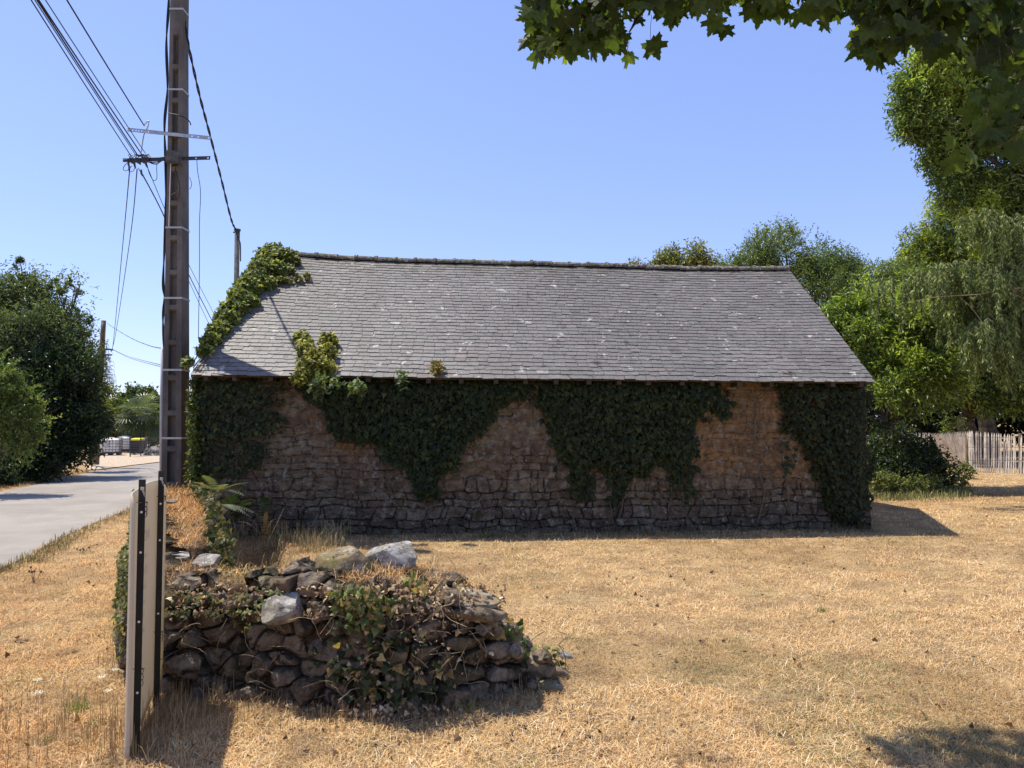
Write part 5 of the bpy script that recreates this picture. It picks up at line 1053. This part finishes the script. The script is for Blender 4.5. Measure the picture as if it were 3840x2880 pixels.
# distant house
fh = empty('distant_house', (P(430, 1600, 66)[0], 66, -.8), 'distant house with a grey slate roof and white gutter behind the tanks', 'house'); c = P(425, 1590, 66)
wd = 7.5; b = MB(); b.box((c[0] - 1.2, 69, c[2] - 2.0), (wd, 5, 3.2)); b.build('wall', M['wall2'], fh)
zt = P(430, 1588, 66)[2]; zr = P(430, 1538, 69)[2]; xr = P(462, 1580, 66)[0]; xl = xr - 9; b = MB(); b.add([(xl, 66, zt), (xr, 66, zt), (P(430, 1538, 69)[0] + .2, 69.2, zr + .1), (xl + 2, 69.2, zr + .1), (xl, 72.4, zt), (xr, 72.4, zt)], [(0, 1, 2, 3), (1, 5, 2), (5, 4, 3, 2), (0, 3, 4), (0, 4, 5, 1)]); b.build('roof', M['roof2'], fh)
b = MB(); b.box(((xl + xr) / 2, 65.9, zt - .03), (9.1, .14, .16)); b.build('gutter', M['white'], fh)
# caged water tanks
def ibc(px0, px1, py0, py1, D, dpt, rot_, label):
    a, b_ = P(px0, py1, D), P(px1, py0, D); w_ = b_[0] - a[0]; h = b_[2] - a[2]; c = A(((a[0] + b_[0]) / 2, D + dpt / 2, a[2])); root = empty('caged_tank', c, label, 'water tank', 'white caged water tanks'); R_ = rotz(rot_)
    m_ = MB(); hw, hd = w_ / 2 * .94, dpt / 2 * .94; z0, z1 = .16 * h, .97 * h; ch = .08 * h; V = []
    for (z, s_) in ((z0, .92), (z0 + ch, 1), (z1 - ch, 1), (z1, .86)):
        for (sx_, sy_) in ((-1, -.8), (-.8, -1), (.8, -1), (1, -.8), (1, .8), (.8, 1), (-.8, 1), (-1, .8)): V.append((sx_ * hw * s_, sy_ * hd * s_, z))
    Fc = [(i * 8 + k, i * 8 + (k + 1) % 8, (i + 1) * 8 + (k + 1) % 8, (i + 1) * 8 + k) for i in range(3) for k in range(8)] + [tuple(range(24, 32)), tuple(range(7, -1, -1))]
    m_.add(A(V) @ R_.T + c, Fc); m_.tube([c + A((0, 0, z1)), c + A((0, 0, z1 + .05))], .16, 12); m_.build('tank', M['tank'], root)
    m_ = MB(); W2, D2 = w_ / 2, dpt / 2
    for z in np.linspace(.13 * h, h, 6):
        q_ = [A((x_, y_, z)) @ R_.T + c for x_, y_ in ((-W2, -D2), (W2, -D2), (W2, D2), (-W2, D2), (-W2, -D2))]
        for i in range(4): m_.tube([q_[i], q_[i + 1]], .011, 4)
    for x_ in np.linspace(-W2, W2, 7):
        for y_ in (-D2, D2): m_.tube([A((x_, y_, .1 * h)) @ R_.T + c, A((x_, y_, h)) @ R_.T + c], .009, 4)
    for y_ in np.linspace(-D2, D2, 7)[1:-1]:
        for x_ in (-W2, W2): m_.tube([A((x_, y_, .1 * h)) @ R_.T + c, A((x_, y_, h)) @ R_.T + c], .009, 4)
    m_.build('cage', M['dark'], root); m_ = MB()
    m_.box(c + A((0, 0, .10 * h)), (w_ * 1.02, dpt * 1.02, .05), R_)
    for x_ in (-1, 0, 1): m_.box(A((x_ * W2 * .85, 0, .03 * h)) @ R_.T + c, (.14, dpt, .10), R_)
    m_.build('pallet', M['dark'], root)
    m_ = MB(); m_.box(A((-W2 * .45, -D2 - .012, .62 * h)) @ R_.T + c, (w_ * .34, .008, h * .28), R_); m_.build('plate', M['galv'], root)
ibc(360, 427, 1643, 1706, 41, 1.25, .35, 'nearer white plastic tank in a wire cage by the distant driveway')
ibc(432, 474, 1637, 1694, 45, 1.0, .25, 'farther white plastic tank in a wire cage next to the bins')
def wbin(px0, px1, py0, py1, D, lid, label):
    a, b_ = P(px0, py1, D), P(px1, py0, D); w_ = b_[0] - a[0]; h = b_[2] - a[2]; c = A(((a[0] + b_[0]) / 2, D + w_ * .5, a[2])); root = empty('wheelie_bin', c, label, 'bin', 'wheelie bins by the distant fence'); V = []
    for (z, s_) in ((.08 * h, .78), (.9 * h, 1)):
        for (x_, y_) in ((-1, -1), (1, -1), (1, 1), (-1, 1)): V.append(c + A((x_ * w_ / 2 * s_, y_ * w_ / 2 * s_, z)))
    m_ = MB(); m_.add(V, [(0, 1, 5, 4), (1, 2, 6, 5), (2, 3, 7, 6), (3, 0, 4, 7), (3, 2, 1, 0)]); m_.build('body', M['bin'], root)
    m_ = MB(); V = [c + A((x_ * w_ / 2 * 1.06, y_ * w_ / 2 * 1.1, z)) for (z, x_, y_) in ((.9 * h, -1, -1), (.9 * h, 1, -1), (.9 * h, 1, 1), (.9 * h, -1, 1), (.97 * h, -.95, -.9), (.97 * h, .95, -.9), (h * 1.03, .95, .9), (h * 1.03, -.95, .9))]
    m_.add(V, [(0, 1, 5, 4), (1, 2, 6, 5), (2, 3, 7, 6), (3, 0, 4, 7), (4, 5, 6, 7), (3, 2, 1, 0)]); m_.build('lid', M[lid], root)
    for s_ in (-1, 1): m_ = MB(); m_.tube([c + A((s_ * w_ * .42, w_ * .42, .1)), c + A((s_ * w_ * .5, w_ * .42, .1))], .11, 12); m_.build('wheel', M['black'], root)
wbin(485, 524, 1645, 1706, 42, 'yellow', 'black wheelie bin with a yellow lid by the distant fence'); wbin(526, 545, 1643, 1700, 44, 'bin', 'all black wheelie bin behind the yellow lidded one')
gp = empty('notice_board', P(526, 1690, 47), 'small dark green board on posts behind the bins', 'board'); b = MB(); b.box(P(526, 1630, 47), (.44, .05, .32)); b.build('board', M['green'], gp); b = MB(); b.box(P(526, 1620, 46.96), (.48, .05, .03)); b.build('frame', M['white'], gp)
for s_ in (-12, 12): b = MB(); q_ = P(526 + s_, 1640, 47); b.tube([q_ + A((0, 0, .1)), (q_[0], 47.03, -.5)], .025, 5); b.build('post', M['galv'], gp)
wf = empty('wire_fence', P(520, 1710, 40), 'low black wire fence with posts in front of the bins', 'fence')
for k, (px, D) in enumerate(((488, 39), (528, 40), (556, 41), (590, 42), (640, 43))): b = MB(); t_, u_ = P(px, 1640 - k * 3, D), P(px, 1722 - k * 4, D); b.tube([u_, t_], .03, 5); b.build('post', M['dark'], wf)
b = MB()
for j in range(11): b.tube(A([P(px, 1648 + j * 6 - k * 3 + (4 * math.sin(j + k)), D) for k, (px, D) in enumerate(((488, 39), (528, 40), (556, 41), (590, 42), (640, 43)))]), .011, 4)
b.build('wire', M['dark'], wf)
Vr = []; Fr = []; nb = 0
for k in range(22):
    V, Fc = rock_shape(A((.5, .4, .3)) * rng.uniform(.6, 1.2), 300 + k, ICO3); V = V @ rotz(rng.uniform(0, 3)).T + P(rng.uniform(545, 590), rng.uniform(1685, 1712), 41 + rng.uniform(-.3, 1)); Vr.append(V); Fr.append(Fc + nb); nb += len(V)
o = mk('rock_pile', np.concatenate(Vr), np.concatenate(Fr), M['pale']); tag(o, 'pile of pale rocks at the foot of the distant palm', 'rock pile')

# ------------------------------------------------------------------ trees behind and right of the shed
rg = 'trees behind and right of the shed'
tree('olive_crowned_tree', 'small olive green dome of a tree peeping over the ridge', [(2470, 1010, 34, 46, 1), (2540, 985, 34, 58, 1), (2610, 990, 34, 60, 1), (2660, 1020, 34, 45, 1), (2400, 1030, 34, 36, 1), (2560, 1060, 34, 80, 1)], (P(2560, 1300, 34)[0], 34, 0), .2, 4200, 4, .17, .4, (.05, .07, .022), (.15, .18, .05), (.32, .28, .10), .3, rg)
tree('cherry_tree', 'tall loose crowned tree right of the dome above the roof end', [(2850, 960, 30, 80, 1), (2940, 920, 30, 62, 1), (2960, 1000, 30, 110, 1), (3080, 1000, 30, 90, 1), (3150, 1080, 30, 110, 1), (2820, 1060, 30, 110, 1), (3030, 1120, 30, 150, 1), (3190, 1010, 30, 46, 1), (2760, 1020, 30, 60, 1), (3230, 1150, 30, 90, 1), (3290, 1070, 30, 60, 1), (3340, 1090, 30, 70, 1), (3400, 1080, 30, 80, 1)], (P(3000, 1500, 30)[0], 30, -.1), .25, 17000, 5, .12, .36, (.055, .09, .03), (.17, .22, .075), (.22, .26, .08), .10, rg, shoots=90, tl=4, sl=1.6)
tree('chestnut_tree', 'bright green sweet chestnut leaning out beside the shed gable', [(3170, 1230, 19, 100, 1), (3290, 1170, 18.5, 110, 1), (3270, 1310, 18, 110, 1), (3400, 1240, 18, 120, 1), (3380, 1370, 17.5, 100, 1), (3490, 1370, 17.5, 100, 1), (3350, 1470, 17, 46, 1), (3430, 1490, 17, 50, 1), (3510, 1470, 17.5, 46, 1), (3230, 1390, 18.5, 60, 1), (3460, 1120, 19, 90, 1), (3530, 1250, 18.5, 100, 1), (3590, 1400, 18, 60, 1)],
     (P(3330, 1800, 19.5)[0], 19.5, -.1), .2, 21000, 5, .125, .32, (.03, .06, .014), (.20, .27, .06), (.36, .43, .08), .18, rg, hub=.5, shoots=16)
tree('chestnut_tree', 'deep green chestnut whose trunk stands behind the bend of the paling fence', [(3640, 1330, 27, 130, 1), (3600, 1440, 26.5, 80, 1), (3700, 1430, 26.5, 80, 1), (3780, 1380, 27, 130, 1), (3740, 1490, 26.5, 60, 1), (3560, 1480, 26.5, 60, 1), (3860, 1250, 27, 150, 1), (3850, 1460, 26.5, 80, 1), (3540, 1200, 27.5, 120, 1)],
     (P(3625, 1700, 28)[0], 28, -.1), .34, 14000, 5, .17, .34, (.022, .045, .012), (.13, .18, .045), (.26, .32, .06), .10, rg, hub=.5)
tree('chestnut_tree', 'yellow green chestnut crown at the right behind the weeping conifer', [(3480, 950, 32, 80, 1), (3570, 880, 32, 90, 1), (3560, 1000, 32, 130, 1), (3680, 920, 32, 120, 1), (3660, 1060, 32, 140, 1), (3440, 1030, 32, 70, 1), (3780, 980, 32, 150, 1), (3620, 790, 32, 60, 1), (3720, 820, 32, 90, 1), (3430, 1010, 32, 60, 1), (3370, 1090, 32, 90, 1), (3330, 1130, 31, 90, 1), (3440, 960, 32, 70, 1), (3520, 820, 32, 70, 1), (3700, 760, 32, 70, 1), (3800, 780, 32, 90, 1)], (P(3700, 1600, 32)[0], 32, -.1), .3, 17000, 5, .17, .34, (.05, .08, .02), (.22, .27, .055), (.36, .39, .06), .2, rg)
tree('chestnut_tree', 'tall chestnut with glossy drooping leaves at the upper right', [(3500, 260, 21, 90, 1), (3460, 380, 21, 90, 1), (3420, 440, 21, 60, 1), (3560, 420, 21, 130, 1), (3640, 260, 21, 130, 1), (3620, 560, 21, 110, 1), (3560, 660, 21, 60, 1), (3700, 660, 21, 110, 1), (3760, 460, 21, 150, 1), (3640, 700, 21, 50, 1), (3800, 720, 21, 120, 1), (3860, 300, 21, 180, 1), (3500, 180, 21, 60, 1), (3760, 120, 21, 140, 1), (3420, 500, 21, 34, 1), (3800, 850, 21, 90, 1), (3860, 620, 21, 130, 1), (3720, 760, 21, 60, 1), (3870, 900, 21, 90, 1), (3640, 470, 21, 120, 1), (3560, 560, 21, 70, 1), (3640, 780, 21, 70, 1), (3720, 850, 21, 80, 1), (3570, 720, 21, 50, 1), (3440, 330, 21, 60, 1), (3600, 620, 21, 100, 1), (3480, 460, 21, 70, 1)], (P(4350, 1750, 20)[0], 20, 0), .2, 33000, 5, .15, .32, (.03, .06, .016), (.17, .24, .06), (.34, .41, .08), .22, rg, hub=.6, inner=.1)
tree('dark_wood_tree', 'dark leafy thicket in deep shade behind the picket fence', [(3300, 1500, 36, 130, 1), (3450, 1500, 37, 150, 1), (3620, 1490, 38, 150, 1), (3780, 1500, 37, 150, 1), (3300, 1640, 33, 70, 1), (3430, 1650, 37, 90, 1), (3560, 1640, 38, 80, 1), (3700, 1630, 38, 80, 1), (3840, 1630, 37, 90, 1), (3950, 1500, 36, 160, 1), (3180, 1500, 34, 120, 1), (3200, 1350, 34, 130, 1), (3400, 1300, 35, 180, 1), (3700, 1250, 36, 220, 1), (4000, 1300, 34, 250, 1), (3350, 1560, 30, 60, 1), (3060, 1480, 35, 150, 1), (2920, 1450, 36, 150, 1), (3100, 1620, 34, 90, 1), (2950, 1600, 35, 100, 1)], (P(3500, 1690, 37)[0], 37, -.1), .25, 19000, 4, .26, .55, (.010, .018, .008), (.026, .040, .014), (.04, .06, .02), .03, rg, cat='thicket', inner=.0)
tree('sapling', 'tiny bright green sapling standing behind the leaning pickets', [(3570, 1580, 26, 22, 1), (3580, 1600, 26, 20, 1), (3555, 1612, 26, 18, 1)], (P(3575, 1700, 26)[0], 26, -.1), .02, 230, 4, .13, .4, (.10, .14, .03), (.22, .26, .05), (.26, .3, .05), .2, None, cat='sapling')
# brambles
tree('bramble_bush', 'tangled dark bramble thicket between the shed and the picket fence', [(3280, 1720, 17.5, 42, 1), (3350, 1735, 17.6, 46, .9), (3420, 1745, 17.8, 48, .9), (3470, 1755, 18, 40, .9), (3320, 1790, 17, 40, .8), (3400, 1795, 17.2, 42, .8), (3480, 1795, 17.5, 38, .8), (3260, 1650, 19, 40, 1), (3330, 1665, 20, 36, .8), (3520, 1805, 17.5, 24, .8), (3400, 1690, 19.5, 30, .8), (3270, 1790, 17, 34, .8)], G2(3400, 1840), .03, 5200, 5, .085, .55, (.012, .022, .009), (.05, .075, .025), (.20, .22, .07), .08, None, cat='bramble', shoots=70, inner=.0, tl=6)  # leaf colours darkened to carry the chestnut's shade
low = [(3300, 1815, 16.3, 30, 1), (3360, 1822, 16.3, 26, 1), (3440, 1825, 16.4, 26, 1), (3500, 1825, 16.6, 24, 1), (3590, 1815, 17.5, 22, 1), (3620, 1770, 21, 22, 1)]
tree('low_bramble', 'paler low weeds at the foot of the bramble thicket', low, G2(3400, 1850), .02, 900, 4, .07, .6, (.06, .085, .02), (.18, .20, .07), (.3, .28, .08), .1, None, cat='weeds', trunk=False)
# weeping conifer
def conifer():
    root = empty('weeping_conifer', (P(3990, 1750, 15.2)[0], 15.2, -.1), 'grey green weeping conifer with drooping curtains of needles at the right edge', 'conifer', rg)
    V = []; C = []; nF = 0; segs = []
    arms = [((3980, 900), (3800, 800), (3640, 800), 90), ((3980, 1000), (3700, 960), (3480, 1010), 130), ((3980, 1040), (3650, 980), (3260, 1060), 150), ((3980, 1100), (3750, 1080), (3560, 1180), 130), ((3980, 1130), (3800, 1120), (3640, 1240), 130),
            ((3980, 880), (3860, 830), (3760, 870), 90), ((3980, 1250), (3850, 1220), (3700, 1330), 90), ((3980, 1180), (3800, 1080), (3600, 1100), 110), ((3980, 1020), (3860, 960), (3700, 1040), 120)]
    m_ = MB(); strands = []
    for ai, (a, b_, c, cnt) in enumerate(arms):
        D = 14.3 + .3 * (ai % 4); pa_, pb_, pc_ = P(*a, D + .8), P(*b_, D), P(*c, D - .3); t = np.linspace(0, 1, 16)[:, None]; p = (1 - t) ** 2 * pa_ + 2 * t * (1 - t) * pb_ + t ** 2 * pc_; m_.tube(p, np.linspace(.05, .008, 16), 6)
        for k in range(int(cnt * (.75 if ai in (2, 3) else 1.15))):
            tt = rng.random() ** .8; i = int(tt * 14.99); s = p[i] + (p[i + 1] - p[i]) * rng.random() + rdir(1)[0] * A((.25, .3, .10)); ln = rng.uniform(.28, 1.0) * (1.0 if tt > .2 else 1.3) * (.45 + .7 * min(1, 1.6 - 1.2 * tt)) ; strands.append((s, ln, rdir(1)[0] * .25 * ln))
    pos = []; ax = []
    for s, ln, dr in strands:
        n = int(ln * 120); t = rng.random(n); q_ = s + A((0, 0, -1)) * (t * ln)[:, None] + dr * (np.sqrt(t))[:, None]; pos.append(q_); ax.append(nrm(rdir(n) * .55 + A((0, 0, -.75)) + dr * .3))
        if rng.random() < .12: m_.tube([s, s + dr * .7 + A((0, 0, -.5 * ln)), s + dr + A((0, 0, -ln))], [.006, .004, .002], 4)
    pos = np.concatenate(pos); ax = np.concatenate(ax); n = len(pos); V, Fc = place(T_LEAF, pos, ax, rdir(n), rng.uniform(.055, .13, n), .15)
    mk('crown', V, Fc, M['needle'], root, lcol(n, 4, (.07, .10, .035), (.27, .33, .12), (.38, .42, .15), .2))
    tr = P(3990, 1750, 15.2); tp = P(3985, 820, 15.2); m_.tube([(tr[0], 15.2, -.1), (tr[0], 15.2, 2), tp], [.2, .16, .05], 9); m_.build('trunk', M['bark'], root)
    b = MB()
    for pts_ in ([(3400, 1135), (3520, 1112), (3660, 1105), (3840, 1078)], [(3600, 1115), (3640, 1150), (3700, 1230)], [(3700, 1095), (3760, 1085), (3840, 1120)], [(3660, 1000), (3740, 1040), (3840, 1100)]): b.tube(A([P(x_, y_, 14.0) for x_, y_ in pts_]), np.linspace(.004, .010, len(pts_)), 5)
    b.build('dead_branch', M['stem'], root)
conifer()
# picket fence
pf_ = empty('picket_fence', G2(3560, 1767), 'weathered chestnut paling fence wired together, partly leaning, on the right', 'fence'); b = MB()
def pale(p, h, lean, w_):
    top = p + A((lean[0], lean[1], h)); bw = rng.uniform(-.012, .012); m0 = (p + top) / 2 + A((bw, 0, 0)); pts_ = [(p, 1), (m0, 1), (p + (top - p) * .92, .95), (top, .15)]; V = []
    for c, s_ in pts_:
        for x_, y_ in ((-1, .2), (-.1, -1), (1, .2), (0, 1)): V.append(c + A((x_ * w_ / 2 * s_, y_ * .022 * s_, 0)))
    b.add(V, [(i * 4 + k, i * 4 + (k + 1) % 4, (i + 1) * 4 + (k + 1) % 4, (i + 1) * 4 + k) for i in range(3) for k in range(4)] + [(3, 2, 1, 0), (12, 13, 14, 15)])
pts_f = []
for k in range(30):                                           # upright run towards the right edge
    x0 = 3635 + k * 9.2; D = 23.6 - k * .035; p = P(x0, 1755 + min(k, 12) * 1.0, D); p[2] = float(gz(p[0], p[1])); ht = P(x0, 1614 + k * .9, D)[2] - p[2]; pale(p, ht, (rng.normal() * .03 + .0035 * k, rng.normal() * .02), rng.uniform(.035, .062))
for k in range(26):                                           # leaning run
    t = k / 25; xt = 3480 + t * 155; xb = 3565 + t * 75; D = 25.5 - 1.9 * t; p = P(xb, 1700, D); p[2] = float(gz(p[0], p[1])); tp_ = P(xt, 1624 - 8 * t, D); pale(p, tp_[2] - p[2], (tp_[0] - p[0], -.15), rng.uniform(.035, .06))
for k in range(22):                                           # far shaded run behind the brambles
    x0 = 3370 + k * 5.2; D = 28 - k * .1; p = P(x0, 1700, D); p[2] = float(gz(p[0], p[1])); ht = P(x0, 1622, D)[2] - p[2]; pale(p, ht, (rng.normal() * .03, 0), rng.uniform(.04, .06))
b.build('paling', M['paling'], pf_)
b = MB()
for fr in (.28, .62, .88):
    b.tube(A([P(px, 1767 - fr * 145, 23.45 - (px - 3635) / 9.2 * .035) for px in np.linspace(3630, 3910, 12)]), .006, 4)
b.build('wire', M['dark'], pf_)
for px, D in ((3628, 23.7), (3478, 25.7), (3830, 23.0)):
    b = MB(); p = P(px, 1700, D); b.tube([(p[0], D + .05, -.1), (p[0] + .02, D + .05, P(px, 1625, D)[2])], .05, 7); b.build('post', M['wood'], pf_)

# ------------------------------------------------------------------ the maple overhead
mt = empty('maple_tree', (5.2, 3.6, 0), 'maple whose lobed leaves overhang the top and the upper right corner', 'tree')
def mcluster(n, px0, px1, py0, py1, D0_, D1_, accept=None):
    px = rng.uniform(px0, px1, n); py = rng.uniform(py0, py1, n)
    if accept is not None: k = accept(px, py); px, py = px[k], py[k]
    return P(px, py, rng.uniform(D0_, D1_, len(px)))
def lower(px):   # lower outline of the overhanging foliage
    return np.interp(px, [1960, 1985, 2050, 2120, 2200, 2300, 2340, 2400, 2450, 2560, 2680, 2700, 2760, 2800, 2900, 2960, 3010, 3060, 3130, 3200, 3230, 3300, 3370, 3440, 3480, 3540, 3600, 3660, 3720, 3840], [60, 215, 235, 205, 195, 190, 130, 70, 60, 95, 90, 60, 60, 70, 100, 60, 55, 75, 70, 60, 250, 255, 230, 210, 200, 240, 560, 600, 560, 600])
pos = mcluster(2500, 1985, 3900, -260, 640, 3.9, 4.6, lambda x_, y_: (y_ < lower(x_) - 46) & ((x_ < 3300) | (y_ < 190) | (x_ > 3540)) & ~((x_ > 2790) & (x_ < 3150) & (y_ > 15) & (rng.random(len(x_)) < .75)) & ~((x_ > 3300) & (y_ > 170) & (x_ < 3650)) & ((y_ < 250) | (rng.random(len(x_)) < .55)))
hang = [(2350, 195), (2440, 150), (2060, 180), (2120, 175), (2215, 165), (2300, 150), (2520, 60), (2500, 20), (2690, 60), (2720, 95), (2650, 45), (2960, 50), (3190, 50), (3150, 40), (3085, 70), (3000, 30), (2820, 30), (3270, 195), (3330, 200), (3300, 150), (3240, 170), (3255, 120), (2860, 20), (2400, 60), (2580, 10), (2010, 120), (2030, 190), (3560, 590), (3640, 560), (3800, 560), (3700, 520), (3760, 480), (3580, 520)]
pos = np.concatenate([pos, A([P(a, b_, rng.uniform(4.1, 4.7)) for a, b_ in hang])]); n = len(pos)
ax = nrm(A((0, 0, -1.)) + A((.6, .35, .35)) * rng.normal(size=(n, 3))); nn = nrm(A((0, -1., .25)) + .75 * rng.normal(size=(n, 3)) * A((1, .5, 1)))
szm = rng.uniform(.085, .15, n); V, Fc = place(T_MAPLE, pos, ax, nn, szm, rng.uniform(.85, 1.1, n))
k = len(T_MAPLE[0]); V = V.reshape(n, k, 3); cur = rng.normal(size=(n, 1)) * .35 - .1; V = V + (np.abs(T_MAPLE[0][:, 1])[None] * szm[:, None] * cur)[..., None] * nn[:, None]; V = V.reshape(-1, 3)
mk('leaves', V, Fc, M['maple'], mt, lcol(n, k, (.032, .052, .014), (.075, .105, .024), (.20, .25, .03), .02, .22))
b = MB(); H0 = A((4.9, 3.9, 4.6)); b.tube([(5.2, 3.6, -.1), (5.15, 3.65, 1.2), (5.0, 3.8, 3.0), H0], [.26, .22, .19, .13], 12); b.build('trunk', M['bark'], mt, True)
b = MB()
for pts_ in ([H0, P(3700, -350, 4.6), P(3000, -260, 4.7), P(2500, -120, 4.6), P(2200, 20, 4.6), P(2050, 130, 4.5)], [H0, P(3900, 0, 4.6), P(3500, 0, 4.7), P(3300, 90, 4.6)], [H0, P(4000, 200, 4.4), P(3800, 330, 4.4), P(3650, 480, 4.4)], [P(3000, -260, 4.7), P(2800, -100, 4.5), P(2640, 20, 4.4)], [P(2500, -120, 4.6), P(2420, 20, 4.5), P(2360, 120, 4.4)], [P(3300, -300, 4.7), P(3150, -80, 4.5), P(3090, 20, 4.4)], [H0, P(3900, -500, 5), P(3300, -600, 5), P(2700, -500, 5)]): 
    q_ = A(pts_); m = len(q_); t = np.linspace(0, m - 1, 24); sm = np.stack([np.interp(t, range(m), q_[:, i]) for i in range(3)], -1); sm[1:-1] = (sm[:-2] + sm[1:-1] * 2 + sm[2:]) / 4; b.tube(sm, np.linspace(.035, .004, 24), 6)
b.build('branch', M['bark'], mt, True)
b = MB()
for i in rng.choice(n, 420, replace=False):
    s = pos[i]; b.tube([s, s + A((rng.normal() * .015, rng.normal() * .015, .05)), s + A((rng.normal() * .04, rng.normal() * .03, .11))], .0012, 4)
for s in pos[-len(hang):]: b.tube([s, s + A((rng.normal() * .01, 0, .07)), s + A((rng.normal() * .03, .02, .16))], .0014, 4)
tag(b.build('leaf_stalks', M['twig'], mt), kind='stuff')
